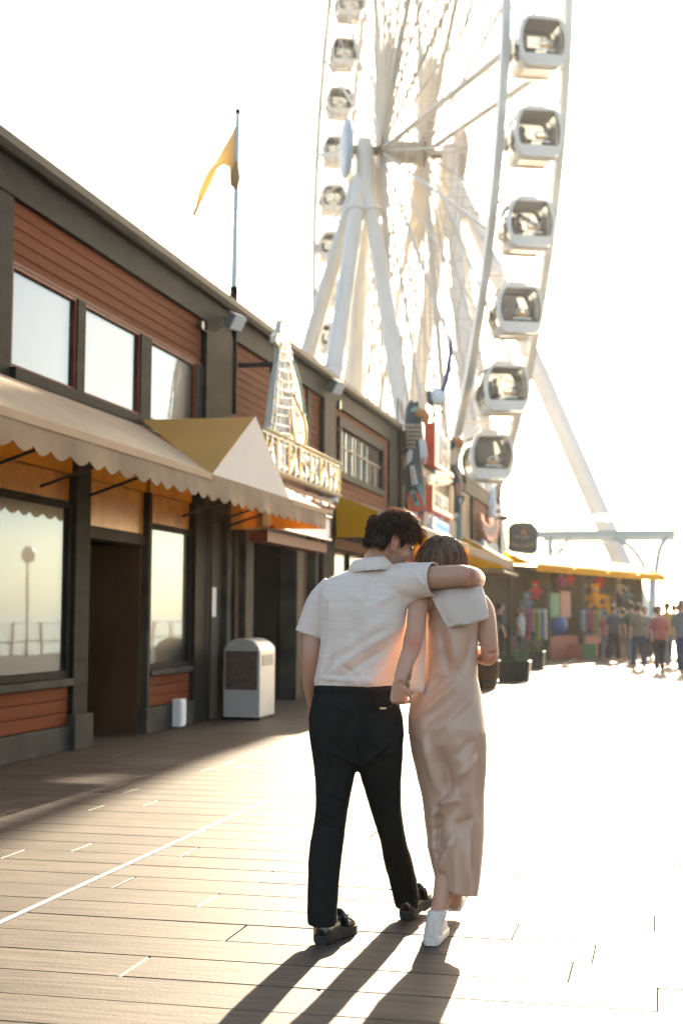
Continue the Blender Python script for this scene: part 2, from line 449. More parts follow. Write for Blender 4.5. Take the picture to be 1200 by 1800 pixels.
# gutter with a half round lip
gp = [(x_, z_-.10) for x_, z_ in [(WX+.034, 5.50), (WX+.06, 5.47), (WX+.11, 5.47), (WX+.15, 5.52), (WX+.16, 5.60), (WX+.135, 5.60), (WX+.12, 5.53), (WX+.10, 5.50), (WX+.055, 5.50), (WX+.045, 5.595), (WX+.034, 5.595)]]
g = MB().prism([(x, YB0, z) for x, z in gp], (0, YB1-YB0, 0)).build('gutter', mGut, bld)
for yy in (17.3, 20.3):
    MB().prism([(WX-.5, yy, 5.525), (WX+.02, yy, 5.525), (WX-.24, yy, 5.65)], (0, 1.1, 0)).build('roof_vent', mRoof, bld)
def siding(y0, y1, z0, z1, mat=None, h=.117):
    n = max(1, round((z1-z0)/h)); hh = (z1-z0)/n
    for i in range(n):
        a = z0+i*hh
        MB().prism([(WX-.05, y0, a), (WX-.018, y0, a), (WX-.03, y0, a+hh+.004), (WX-.05, y0, a+hh+.004)], (0, y1-y0, 0)).build('siding_board', mat or mSide, bld)
def post(y0, y1, z0, z1, mat=None, out=.02): return part('post', mat or mGrey, WX-.25, WX+out, y0, y1, z0, z1, bevel=.008)
# near, mostly outside the picture
post(YB0, 6.4, 3.38, 5.05); siding(6.4, 11.0, 4.46, 5.05); part('infill_panel', mGreyD, WX-.2, WX-.05, 6.4, 11.0, 3.5, 4.46)
post(11.0, 11.56, 3.38, 5.05)
siding(11.57, 16.98, 4.46, 5.045)
def window(y0, y1, z0, z1, frame=.05, fmat=None, proud=.0, depth=.09, parent=None):
    w = MB()
    xa, xb = WX-.062, WX+proud
    w.box(xa, xb, y0, y0+frame, z0, z1).box(xa, xb, y1-frame, y1, z0, z1)
    w.box(xa, xb, y0+frame+.001, y1-frame-.001, z0, z0+frame).box(xa, xb, y0+frame+.001, y1-frame-.001, z1-frame, z1)
    f = w.build('window', fmat or mRedTrim, parent or bld, bevel=.003)
    MB().box(xa+.02, xa+.028, y0+frame-.004, y1-frame+.004, z0+frame-.004, z1-frame+.004).build('pane', mGlass, f)
    return f
for a, b_ in ((11.585, 13.03), (13.23, 14.79), (15.13, 16.72)): window(a, b_, 3.52, 4.45, .035)
for a, b_ in ((13.03, 13.23), (14.79, 15.13), (16.72, 16.98)):
    part('mullion', mGrey, WX-.22, WX+.015, a+.002, b_-.002, 3.52, 4.455)
part('window_sill', mGreyD, WX-.2, WX+.07, 11.56, 17.0, 3.40, 3.515, bevel=.01)
part('rail', mRedTrim, WX-.2, WX-.0, 11.57, 16.98, 4.455, 4.485)
post(17.0, 18.12, 2.6, 5.05, out=.05)
siding(18.30, 20.2, 3.3, 5.045); part('post', mGreyD, WX-.25, WX+.0, 18.15, 18.29, 3.3, 5.045)
part('recess_panel', mBlack, WX-.31, WX-.2, 20.2, 21.1, 2.7, 5.045)
siding(21.1, 22.45, 3.3, 5.045); post(22.45, 22.68, 3.3, 5.045, out=.0); siding(22.70, 23.38, 3.3, 5.045)
post(23.4, 24.25, 0, 5.045, out=.06)
siding(24.27, 24.70, 3.3, 5.045); siding(28.95, 29.48, 3.3, 5.045); siding(24.71, 28.94, 4.90, 5.045); siding(24.71, 28.94, 3.3, 3.80)
# grid window
gw = MB(); ya, yb, za, zb = 24.71, 28.94, 3.80, 4.90
gw.box(WX-.1, WX+.03, ya, ya+.16, za, zb).box(WX-.1, WX+.03, yb-.16, yb, za, zb).box(WX-.1, WX+.03, ya+.16, yb-.16, za, za+.13).box(WX-.1, WX+.03, ya+.16, yb-.16, zb-.17, zb)
gw = gw.build('window', mGrey, bld, bevel=.006)
ncol = 14; yy0, yy1, zz0, zz1 = ya+.16, yb-.16, za+.13, zb-.17; zm = (zz0*.42+zz1*.58)
mMunt = M('brown_muntin', (.12, .06, .035), .6)
for i in range(1, ncol):
    y = yy0+(yy1-yy0)*i/ncol
    MB().box(WX-.048, WX-.028, y-.014, y+.014, zz0, zz1).build('muntin', mMunt, gw)
MB().box(WX-.047, WX-.026, yy0, yy1, zm-.014, zm+.014).build('muntin', mMunt, gw)
for i in range(ncol):
    a, b_ = yy0+(yy1-yy0)*i/ncol+.012, yy0+(yy1-yy0)*(i+1)/ncol-.012
    ang = random.uniform(-.006, .006)
    for z0, z1 in ((zz0, zm-.012), (zm+.012, zz1)):
        MB().quad((WX-.05, a, z0), (WX-.05+ang, b_, z0), (WX-.05+ang, b_, z1), (WX-.05, a, z1)).build('pane', mGlass, gw)
post(29.5, 30.4, 0, 5.045, mGreyD, out=.03)

# ---- ground floor
M('transom_awning_glow', (.62, .28, .015), .4, var=.5, vscale=3)  # orange glow under the awning, painted into the transom colour
part('plinth', mGreyL, WX-.2, WX+.03, YB0, 13.02, 0, .24, bevel=.01)
for i in range(3):
    part('siding_board', mSide, WX-.2, WX-.005-.0*i, YB0, 13.02, .245+i*.125, .245+(i+1)*.125-.004, bevel=.012)
part('window_sill', mGreyL, WX-.2, WX+.06, YB0, 13.02, .625, .70, bevel=.01)
window(8.6, 11.2, .705, 2.42, .07, mGreyD); window(11.24, 13.02, .705, 2.42, .07, mGreyD); window(YB0, 8.56, .705, 2.42, .07, mGreyD)
for a, b_ in ((YB0, 8.56), (8.6, 11.2), (11.24, 13.02)): part('transom_glow', MATS.get('transom_awning_glow') or mYel, WX-.2, WX-.04, a, b_, 2.43, 2.695)
post(13.04, 13.40, 0, 3.38, mGrey, out=.04); part('post_base', mGreyL, WX-.25, WX+.09, 12.99, 13.45, 0, .34, bevel=.012)
part('lintel', mGreyL, WX-.3, WX-.02, 13.41, 15.10, 2.10, 2.22); 
part('transom_glow', M('transom_awning_glow', (.62, .28, .015), .4, var=.5, vscale=3), WX-.2, WX-.04, 13.42, 15.09, 2.225, 2.695)
mHeadGlow = M('header_awning_glow', (.70, .33, .02), .6, spec=.2, var=.35, vscale=2.2)  # the awning's orange glow on the headers is put into their colour
for a, b_ in ((YB0, 8.6), (8.62, 11.2), (11.22, 13.03), (13.42, 15.09), (15.21, 16.66)): part('header_board', mHeadGlow, WX-.3, WX-.01, a, b_, 2.70, 3.395)
# recessed doorway
part('door_jamb', mBrown, WX-1.2, WX-.05, 13.405, 13.47, 0, 2.095); part('door_jamb', mBrown, WX-1.2, WX-.05, 15.03, 15.095, 0, 2.095)
d = part('door', mBrown, WX-.95, WX-.89, 13.48, 15.02, .02, 2.09)
for z0, z1 in ((.25, .95), (1.05, 1.95)):
    for y0 in (13.6, 14.35): MB().box(WX-.889, WX-.875, y0, y0+.58, z0, z1).build('door_panel', mBrown, d, bevel=.01)
MB().tube([(WX-.83, 14.25, .95), (WX-.83, 14.25, 1.2)], .015).build('handle', mGut, d)
post(15.11, 15.20, .0, 2.70, mGreyL, out=.03)
part('plinth', mGreyL, WX-.2, WX+.05, 15.06, 16.68, 0, .28, bevel=.01)
for i in range(3): part('siding_board', mSide, WX-.2, WX-.005, 15.205, 16.66, .285+i*.115, .285+(i+1)*.115-.004, bevel=.012)
part('window_sill', mGreyL, WX-.2, WX+.05, 15.205, 16.66, .632, .70, bevel=.01)
window(15.21, 16.66, .705, 2.36, .06, mGreyD); part('transom_glow', MATS['transom_awning_glow'], WX-.2, WX-.04, 15.21, 16.66, 2.37, 2.695)
post(16.68, 17.25, 0, 2.69, mGreyD, out=.05)
part('wall_panel', mGreyL, WX-.25, WX-.02, 17.27, 17.95, 0, 2.69); post(17.97, 18.25, 0, 3.3, mGreyL, out=.06); part('wall_panel', mBrown, WX-.25, WX-.06, 18.26, 18.9, 0, 2.69); post(18.92, 19.3, 0, 3.3, mGreyL, out=.03)
MB().box(WX-.018, WX-.012, 17.45, 17.72, 1.30, 1.68).build('notice_sheet', M('paper', (.62, .61, .57), .7), bld)
MB().tube([(WX+.08, 17.2, 0.0), (WX+.08, 17.2, 2.68)], .022, 8).build('conduit', mGut, bld)
MB().tube([(WX+.07, 18.2, 3.28), (WX+.07, 18.2, .02)], .035, 10).build('downpipe', mGreyD, bld)
# second doorway, wide and dark
part('door', mBrown, WX-1.5, WX-1.44, 19.3, 21.75, .02, 2.45); part('lintel', mGreyD, WX-.3, WX-.03, 19.31, 22.6, 2.46, 3.29)
post(21.77, 21.9, 0, 2.45, mGreyL, out=.02); part('wall_panel', mBrown, WX-.25, WX-.08, 21.91, 22.9, 0, 2.45); post(22.91, 23.05, 0, 2.45, mGreyL, out=.05)
part('wall_panel', mGreyD, WX-.25, WX-.04, 23.06, 23.39, 0, 3.29)
part('red_header', mRedTrim, WX-.25, WX+.02, 24.26, 29.49, 2.52, 2.70); part('header', mGreyD, WX-.25, WX-.02, 24.26, 29.49, 2.71, 3.29)
for y0 in (24.4, 25.7, 27.0, 28.3):
    f = window(y0, y0+1.15, .8, 2.5, .05, mGreyD)
part('wall_panel', mBrown, WX-.2, WX-.02, 24.26, 29.49, 0, .79)

# ---- awnings
def valance(parent, x, y0, y1, ztop, zbot, mat, per=.33, dep=.055):
    """scalloped strip hanging along Y"""
    mb = MB(); n = max(1, round((y1-y0)/per)); P = (y1-y0)/n; K = 10; top = []; bot = []
    for i in range(n*K+1):
        y = y0+i*P/K; ph = (i % K)/K
        s = abs(math.sin(math.pi*ph)); bot.append((x+.012*math.sin(y*5.1), y, zbot+dep*(1-s)-0*.0)); top.append((x, y, ztop))
    m_ = len(top); vs = top+bot+[(p[0]-.006, p[1], p[2]) for p in top+bot]
    fs = [(i, i+1, m_+i+1, m_+i) for i in range(m_-1)]+[(2*m_+i+1, 2*m_+i, 3*m_+i, 3*m_+i+1) for i in range(m_-1)]+[(m_+i, m_+i+1, 3*m_+i+1, 3*m_+i) for i in range(m_-1)]
    return mb.add(vs, fs).build('valance', mat, parent)
def sheet(quadpts, thick, nu=14, nv=6, sag=.0, seed=0):
    """a slightly sagging cloth panel a-b-c-d with thickness"""
    a, b, c, d = [Vector(p) for p in quadpts]; nrm = (b-a).cross(d-a).normalized(); vs = []; fs = []
    for k in range(1):
        for j in range(nv+1):
            for i in range(nu+1):
                u, v = i/nu, j/nv
                p = (a*(1-u)+b*u)*(1-v)+(d*(1-u)+c*u)*v
                w = sag*math.sin(math.pi*v)*(0.5+0.5*math.sin(u*9+seed))+.004*noise.noise(p*2.2)*(1 if 0 < v < 1 else 0)
                vs.append(p-nrm*(w+k*thick))
    n = (nu+1)*(nv+1); W = nu+1
    for j in range(nv):
        for i in range(nu):
            q = j*W+i; fs.append((q, q+1, q+W+1, q+W))
    return MB().add(vs, fs)
AX = -4.30
aw = empty('awning', (WX, 12, 2.6), bld)
aw.matrix_parent_inverse = Matrix.Translation(-wloc(bld))
AY0, AY1, GY0, GY1, GYC, GZ = 6.2, 18.1, 13.2, 16.3, 14.75, 3.47
def apart(name, mb, mat, **k): return mb.build(name, mat, aw, **k)
apart('canopy', sheet([(WX+.06, AY0, 3.40), (WX+.06, GYC, 3.40), (AX, GY0, 2.70), (AX, AY0, 2.70)], .006, 30, 8, .015), mCream, smooth='auto')
apart('canopy', sheet([(WX+.06, GYC, 3.40), (WX+.06, AY1, 3.40), (AX, AY1, 2.70), (AX, GY1, 2.70)], .006, 14, 8, .012), mCream, smooth='auto')
apart('gable_slope', MB().add([(WX+.05, GYC, GZ), (AX, GYC, GZ), (AX, GY0, 2.68)], [(0, 1, 2)]), mMust)
apart('gable_slope', MB().add([(WX+.05, GYC, GZ), (AX, GYC, GZ), (AX, GY1, 2.68)], [(0, 1, 2)]), mCream)
apart('gable_front', MB().add([(AX+.004, GY0, 2.67), (AX+.004, GY1, 2.67), (AX+.004, GYC, GZ+.01)], [(0, 1, 2)]), mCreamF)
valance(aw, AX+.012, AY0, AY1, 2.70, 2.44, mVal)
apart('hem_band', MB().box(AX+.013, AX+.021, AY0, GY0, 2.64, 2.705), mCream)
apart('hem_band', MB().box(AX+.013, AX+.021, GY1, AY1, 2.64, 2.705), mCream)
apart('front_rail', MB().tube([(AX-.03, AY0, 2.66), (AX-.03, AY1, 2.66)], .018, 8), mBar)
for y in (7, 8.3, 9.6, 10.9, 12.2, 13.3, 16.2, 17.4, 18.05):
    b = MB().tube([(WX+.03, y, 3.36), (AX-.03, y, 2.665)], .016, 6); b.tube([(WX+.03, y, 2.50), (AX-.35, y, 2.82)], .016, 6)
    apart('awning_strut', b, mBar)
apart('end_panel', MB().prism([(WX+.06, AY1, 3.40), (AX, AY1, 2.70), (AX, AY1, 2.46), (WX+.06, AY1, 2.46)], (0, .006, 0)), mMust)
# second awning with the yellow end
def simple_awning(y0, y1, xf, zt, zf, zb, top, end, endname='end_panel', vmat=None):
    a = empty('awning', (WX, y0, zf), bld); a.matrix_parent_inverse = Matrix.Translation(-wloc(bld))
    sheet([(WX+.07, y0, zt), (WX+.07, y1, zt), (xf, y1, zf), (xf, y0, zf)], .006, 16, 6, .012, y0).build('canopy', top, a, smooth='auto')
    for ye in (y0, y1): MB().quad((WX+.07, ye, zt-.004), (xf, ye, zf-.004), (xf, ye, zb), (WX+.07, ye, zb)).build(endname, end, a)
    valance(a, xf+.008, y0, y1, zf, zb, vmat or mVal)
    for y in (y0+.03, (y0+y1)/2, y1-.03): MB().tube([(WX+.03, y, zt-.05), (xf-.03, y, zf-.04)], .016, 6).build('awning_strut', mBar, a)
    return a
simple_awning(24.3, 30.2, -4.05, 3.46, 2.86, 2.70, mCreamF, mYel)
# ================================================================== FERRIS WHEEL
mWhite = M('white_wheel_paint', (.78, .73, .66), .4, var=.08, vscale=.6, spec=.5)
mWhiteD = M('white_gondola_shell', (.76, .68, .59), .35, var=.06, vscale=2, coat=.3)
mGGlass = None
def gondola_glass():
    mt = bpy.data.materials.new('gondola_glass'); mt.use_nodes = True; nt = mt.node_tree; N = nt.nodes; L = nt.links
    out = N['Material Output']; N.remove(N['Principled BSDF'])
    tr = N.new('ShaderNodeBsdfTransparent'); tr.inputs[0].default_value = (.23, .25, .26, 1)
    gl = N.new('ShaderNodeBsdfGlossy'); gl.inputs['Roughness'].default_value = .03
    lw = N.new('ShaderNodeLayerWeight'); lw.inputs['Blend'].default_value = .25
    ms = N.new('ShaderNodeMixShader'); L.new(lw.outputs['Fresnel'], ms.inputs[0]); L.new(tr.outputs[0], ms.inputs[1]); L.new(gl.outputs[0], ms.inputs[2])
    L.new(ms.outputs[0], out.inputs['Surface']); return mt
mGGlass = gondola_glass()
mSeat = M('gondola_seat', (.035, .037, .04), .6)
mEmb = M('emblem_white', (.8, .78, .74), .5); mEmbO = M('emblem_orange', (.6, .28, .10), .5)
WC = Vector((-13.457, 73.779, 26.237)); WAL = -0.39065; WR = 24.0; WW = 1.184
wu = Vector((math.sin(WAL), math.cos(WAL), 0)); wnv = Vector((math.cos(WAL), -math.sin(WAL), 0)); wz = Vector((0, 0, 1))
def rim_pt(th, s, r=WR): return WC+wnv*s+wu*(r*math.cos(th))+wz*(r*math.sin(th))
wheel = empty('ferris_wheel', (WC.x, WC.y, 0)); tag(wheel, 'giant white ferris wheel with spoked rim behind the restaurant roofs', 'ferris wheel')
NG = 46; PH0 = R(185.7); STEP = 2*math.pi/NG
for s in (-WW, WW):
    mb = MB(); n = 184; rings = []
    for i in range(n+1):
        th = 2*math.pi*i/n; rad = wu*math.cos(th)+wz*math.sin(th); c = rim_pt(th, s)
        rings.append([c+rad*.2+wnv*.15, c-rad*.2+wnv*.15, c-rad*.2-wnv*.15, c+rad*.2-wnv*.15])
    mb.loft(rings, (False, False)).build('rim', mWhite, wheel, smooth='auto')
# hub: drum, flanges, axle, discs
def disc(c, r, t, n=40): return MB().loft([MB().ring(c+wnv*k, wu*q, wz*q, n) for k, q in ((-t, .01), (-t, r*.9), (-t*.3, r), (t*.3, r), (t, r*.9), (t, .01))])
MB().tube([WC-wnv*1.15, WC+wnv*1.15], .62, 24).build('hub_drum', M('hub_tan', (.48, .42, .33), .5, var=.3, vscale=2), wheel, smooth='auto')
MB().tube([WC-wnv*3.2, WC+wnv*3.4], .26, 20).build('axle', M('hub_steel', (.20, .17, .12), .5, metal=.4), wheel, smooth='auto')
for s in (-1.18, 1.18): disc(WC+wnv*s, 1.0, .12).build('hub_flange', M('hub_bronze', (.20, .15, .09), .5, metal=.3), wheel, smooth='auto')
mDisc = M('pale_blue_disc', (.50, .60, .66), .4, var=.15, vscale=3)
for s in (-3.05, 3.15):
    o = disc(WC+wnv*s, 1.62, .16).build('hub_disc', mDisc if s < 0 else M('beige_disc', (.45, .41, .35), .5, var=.3, vscale=1.5), wheel, smooth='auto')
    for k in range(9):   # ribs across the disc face
        zz = (k-4)*.33; hw = math.sqrt(max(.05, 1.5**2-zz**2))
        MB().bar(WC+wnv*(s+math.copysign(.17, s))+wz*zz-wu*hw, WC+wnv*(s+math.copysign(.17, s))+wz*zz+wu*hw, .03, .05).build('disc_rib', mWhite, o)
# spokes: a tube from each flange to each rim at every second gondola, braced by lattices
NS = 23
mSpoke = M('pale_grey_spoke', (.56, .51, .44), .5, var=.1, vscale=.5, spec=.3)
for s in (-1, 1):
    for i in range(NS*2):
        th = PH0+STEP*i+STEP*.5
        a = WC+wnv*(s*1.18)+(wu*math.cos(th)+wz*math.sin(th))*.9
        b = rim_pt(th, s*WW, WR-.2)
        thick = (.15 if i % 8 == 0 else .09) if i % 2 == 0 else .05
        MB().tube([a, b], thick, 8).build('spoke', mSpoke, wheel, smooth='auto')
lat = MB(); lat2 = MB()
for r in (4.2, 7, 9.8, 12.6, 15.4, 18.2, 21):
    for i in range(NS):
        th0 = PH0+STEP*2*i+STEP*.5; th1 = th0+STEP*2
        for s in (-1, 1): lat.tube([rim_pt(th0, s*WW, r), rim_pt(th1, s*WW, r)], .02, 4, caps=False)
        lat.tube([rim_pt(th0, -WW, r), rim_pt(th0, WW, r)], .022, 4, caps=False)
        if i % 2 == 0: lat2.tube([rim_pt(th0, -WW, r), rim_pt(th0, WW, r+2.8)], .017, 4, caps=False)
for i in range(NS):
    for s in (-1, 1):
        th0 = PH0+STEP*2*i+STEP*.5; th1 = th0+STEP*2
        lat2.tube([rim_pt(th0, s*WW, 15.4), rim_pt(th1, s*WW, WR-.2)], .017, 4, caps=False)
        lat2.tube([rim_pt(th1, s*WW, 15.4), rim_pt(th0, s*WW, WR-.2)], .017, 4, caps=False)
o = lat.build('ring_bracing', mSpoke, wheel); o['kind'] = 'stuff'
o = lat2.build('cross_bracing', mSpoke, wheel); o['kind'] = 'stuff'
for i in range(NG):
    th = PH0+STEP*i
    MB().tube([rim_pt(th, -WW), rim_pt(th, WW)], .06, 6).build('gondola_bar', mWhite, wheel)
# support legs
def leg(s, a, b, r=.47):
    top = WC+wnv*s-wz*.6; ft = Vector((WC.x, WC.y, -.1))+wu*a+wnv*b
    o = MB().tube([top, top.lerp(ft, .5), ft], [r*.8, r, r], 20).build('support_leg', mWhite, wheel, smooth='auto')
    d = (ft-top).normalized()
    for t in (.12, .47, .8):
        c = top.lerp(ft, t); MB().tube([c-d*.09, c+d*.09], r*1.09, 20).build('leg_collar', mWhite, o, smooth='auto')
for s, a, b in ((-2.1, 10, -8.4), (-2.1, -10, -7.0), (-2.1, 10, -1.2), (-2.1, -10, -.3), (2.6, 10, 1.0), (2.6, -10, 2.0), (2.6, -10, 10.2), (2.6, 10, 9.0)): leg(s, a, b)
for s in (-2.1, 2.6):
    MB().loft([MB().ring(WC+wnv*s+wz*z, wu*w, wnv*t, 16, 3) for z, w, t in ((.55, .5, .38), (.2, .75, .45), (-1.0, .95, .5), (-2.6, 1.25, .45), (-3.2, 1.2, .3))]).build('bearing_head', mWhite, wheel, smooth='auto')

# ---- gondola: shell frames at both ends, curved glass, roof unit, floor
def make_gondola():
    g = empty('gondola', (0, 0, 0))
    # n = across, between the two rims; u = along the rim; origin at the hanging bar
    n, u, z = wnv, wu, wz
    H0, H1 = -2.40, -.55; HM = (H0+H1)/2; HH = (H1-H0)/2
    def prof(hw):
        """barrel outline in (across, height): bulging sides, flat top and bottom with round corners"""
        side = []
        for s_ in (-1.0, -.97, -.88, -.7, -.45, -.15, .15, .45, .7, .88, .97, 1.0):
            w = hw*(1-.30*abs(s_)**2.2-(.10 if abs(s_) == 1 else (.035 if abs(s_) > .95 else 0)))
            side.append((w, HM+HH*s_))
        return side+[(-w, h) for w, h in reversed(side)]
    W2 = .80; PO = prof(.92)
    ring = lambda k, f=1.0, dz=0: [u*k+n*(x*f)+z*(HM+(h-HM)*f+dz) for x, h in PO]
    m_ = len(PO)
    for s in (-1, 1):
        r0 = ring(s*W2); r1 = ring(s*(W2-.14), 1.02)
        inn = [u*(s*W2)+n*(x*.87)+z*(min(HM+(h-HM)*.88, H1-.13) if h > HM else max(HM+(h-HM)*.88, H0+.42)) for x, h in PO]
        ri1 = [p-u*(s*.12) for p in inn]
        rings = [inn, r0, r1, ri1]; vs = [p for r in rings for p in r]; fs = []
        for k in range(4):
            for i in range(m_):
                j = (i+1) % m_; k2 = (k+1) % 4; fs.append((k*m_+i, k*m_+j, k2*m_+j, k2*m_+i))
        fr = MB().add(vs, fs).build('end_frame', mWhiteD, g, smooth='auto')
        c = u*(s*(W2+.03))+z*(HM+.1)
        vs = [p-u*(s*.04) for p in inn]+[c+(p-c)*.6 for p in inn]+[c+u*(s*.02)]
        fs = [(i, (i+1) % m_, m_+(i+1) % m_, m_+i) for i in range(m_)]+[(m_+i, m_+(i+1) % m_, 2*m_) for i in range(m_)]
        MB().add(vs, fs).build('window', mGGlass, g, smooth=True)
        ec = u*(s*(W2+.075))+z*(HM-.24)+n*.02
        arc = [ec+n*(.25*math.cos(t))+z*(.21*math.sin(t)) for t in [math.pi*k/10 for k in range(11)]]
        MB().tube(arc, .028, 6).build('emblem', mEmb, fr); MB().obox(ec-z*.15, n*.34, u*.01, z*.025).build('emblem_line', mEmb, fr); MB().obox(ec-z*.02, n*.2, u*.01, z*.055).build('emblem_band', mEmbO, fr)
    sw = {}
    sh = MB(); ro = MB()
    PS = prof(.933)
    for i in range(m_):
        j = (i+1) % m_; zm = (PS[i][1]+PS[j][1])/2
        q = [u*(-W2+.13)+n*PS[i][0]+z*PS[i][1], u*(W2-.13)+n*PS[i][0]+z*PS[i][1], u*(W2-.13)+n*PS[j][0]+z*PS[j][1], u*(-W2+.13)+n*PS[j][0]+z*PS[j][1]]
        if zm < H0+.33: sh.quad(*q)
        elif zm > H1-.1: ro.quad(*q)
        else: sw.setdefault(1 if PS[i][0] > 0 else -1, MB()).quad(*q)
    sh.build('lower_shell', mWhiteD, g, smooth=True); ro.build('roof_shell', mWhiteD, g, smooth=True)
    for s, mb in sw.items():
        side = mb.build('side_window', mGGlass, g, smooth=True)
        for k in (-.3, .3):
            pts = [u*k+n*(x*1.0)+z*h for x, h in PS if x*s > 0 and H0+.2 < h < H1-.05]; pts.sort(key=lambda p: p.z)
            MB().tube(pts, .028, 5).build('mullion', mSeat, side)
        MB().bar(u*(-.75)+n*(s*.885)+z*(HM-.28), u*.75+n*(s*.885)+z*(HM-.28), .05, .05).build('mullion', mSeat, side)
    MB().obox(z*(H0+.30), n*.6, u*.66, z*.05).build('floor', mSeat, g)
    for s in (-1, 1):
        b = MB().obox(z*(H0+.62)+n*(s*.44), n*.2, u*.62, z*.06); b.obox(z*(H0+.92)+n*(s*.62), n*.045, u*.62, z*.26); b.build('bench', mSeatL, g)
    MB().obox(z*(H1+.11), n*.36, u*.4, z*.13).build('roof_unit', mWhiteD, g, bevel=.05)
    for s in (-1, 1):
        MB().tube([n*(s*.62)+z*(H1-.03), n*(s*.50)+z*.0], .05, 6).build('hanger', mWhite, g); MB().tube([n*(s*.50), n*(s*1.1)], .055, 6).build('hanger', mWhite, g)
        MB().bar(n*(-.9)+z*(H0-.03)+u*(s*.5), n*.9+z*(H0-.03)+u*(s*.5), .07, .07).build('skid', mWhite, g)
    return g
mSeatL = M('gondola_bench', (.12, .12, .12), .6)
gproto = make_gondola(); used = False
GN = {0: 'highest whole gondola on the right hand rim', 1: 'second gondola down on the right hand rim in the sun glare', 2: 'third gondola down on the right hand rim',
      3: 'fourth gondola down on the right hand rim beside the long leg', 4: 'fifth gondola down on the right hand rim, next to lowest', 5: 'lowest gondola on the right hand rim just above the roofs'}
GF = {-18: 'topmost gondola cut by the picture edge on the left hand rim', -19: 'second gondola down on the far left hand rim', -20: 'third gondola down on the far left hand rim',
      -21: 'gondola beside the blue disc on the far left hand rim', -22: 'gondola under the blue disc on the far left hand rim', -23: 'gondola low on the left hand rim beside the legs',
      -24: 'gondola half hidden by the slanting legs, left hand rim', -25: 'gondola just above the dark roof edge, left hand rim'}
mPas = M('passenger_dark', (.03, .03, .035), .8)
for k, lab in {**GN, **GF}.items():
    th = PH0+STEP*k
    p = rim_pt(th, 0)
    if not used: o = gproto; o.location = p; used = True
    else: o = copy_tree(gproto, p)
    tag(o, lab+' of the ferris wheel' if len(lab.split()) < 11 else lab, 'gondola', 'gondolas hanging on the ferris wheel')
    if k in (1, 2, 3, 4):       # riders seen through the glass
        pc = p+wz*(-1.55)+wnv*(-.35)+wu*(.15 if k % 2 else -.2)
        mb = MB(); mb.loft([mb.ring(pc+wz*zz, wu*a, wnv*b, 12) for zz, a, b in ((-.45, .2, .14), (-.1, .24, .15), (.12, .25, .13), (.2, .12, .09), (.28, .07, .07))])
        mb.ball(pc+wz*.4, (.10, .11, .14), 12, 8)
        r_ = MB(); me = remesh(mb, 'person', .03, 3); me.materials.append(mPas); po = link_mesh('person', me)
        tag(po, 'dark seated rider inside the '+{1: 'second', 2: 'third', 3: 'fourth', 4: 'fifth'}[k]+' gondola down on the right rim', 'person')
# ================================================================== THINGS ON THE FACADE
def onX(px, py, X):
    d = FW + RT*((px-600.0)/FPX) + UP*((900.0-py)/FPX); return Vector((0, 0, CAM_H)) + d*(X/d.x)
mRed = M('red_sign_paint', (.75, .055, .02), .45, var=.1, vscale=3); mBlk = M('black_sign_board', (.018, .018, .017), .5)
mWht = M('white_sign_paint', (.78, .78, .74), .5, var=.08, vscale=3); mTeal = M('teal_paint', (.16, .38, .36), .5, var=.15, vscale=4)
mDTeal = M('dark_teal_paint', (.03, .055, .06), .5, var=.3, vscale=3); mOrg = M('orange_brown_paint', (.5, .17, .045), .5, var=.15, vscale=5)
mTan = M('tan_paint', (.62, .43, .27), .55); mBlue = M('blue_neon_tube', (.12, .28, .85), .3, emit=(.1, .25, 1.0), estr=.35)
mNavy = M('navy_paint', (.03, .05, .16), .45); mPink = M('salmon_paint', (.65, .20, .14), .5)
mNeonY = M('yellow_neon_tube', (.80, .40, .02), .25, coat=.5); mNeonW = M('clear_neon_tube', (.75, .77, .76), .15, coat=.6)
mNeonG = M('green_neon_tube', (.25, .42, .33), .2); mNeonR = M('red_neon_tube', (.55, .14, .07), .25); mAlu = M('white_sign_metal', (.74, .69, .58), .4, var=.1, vscale=4)
mCloudG = M('grey_housing', (.16, .165, .16), .5); mLens = M('lamp_glass', (.75, .74, .68), .15, coat=.5)

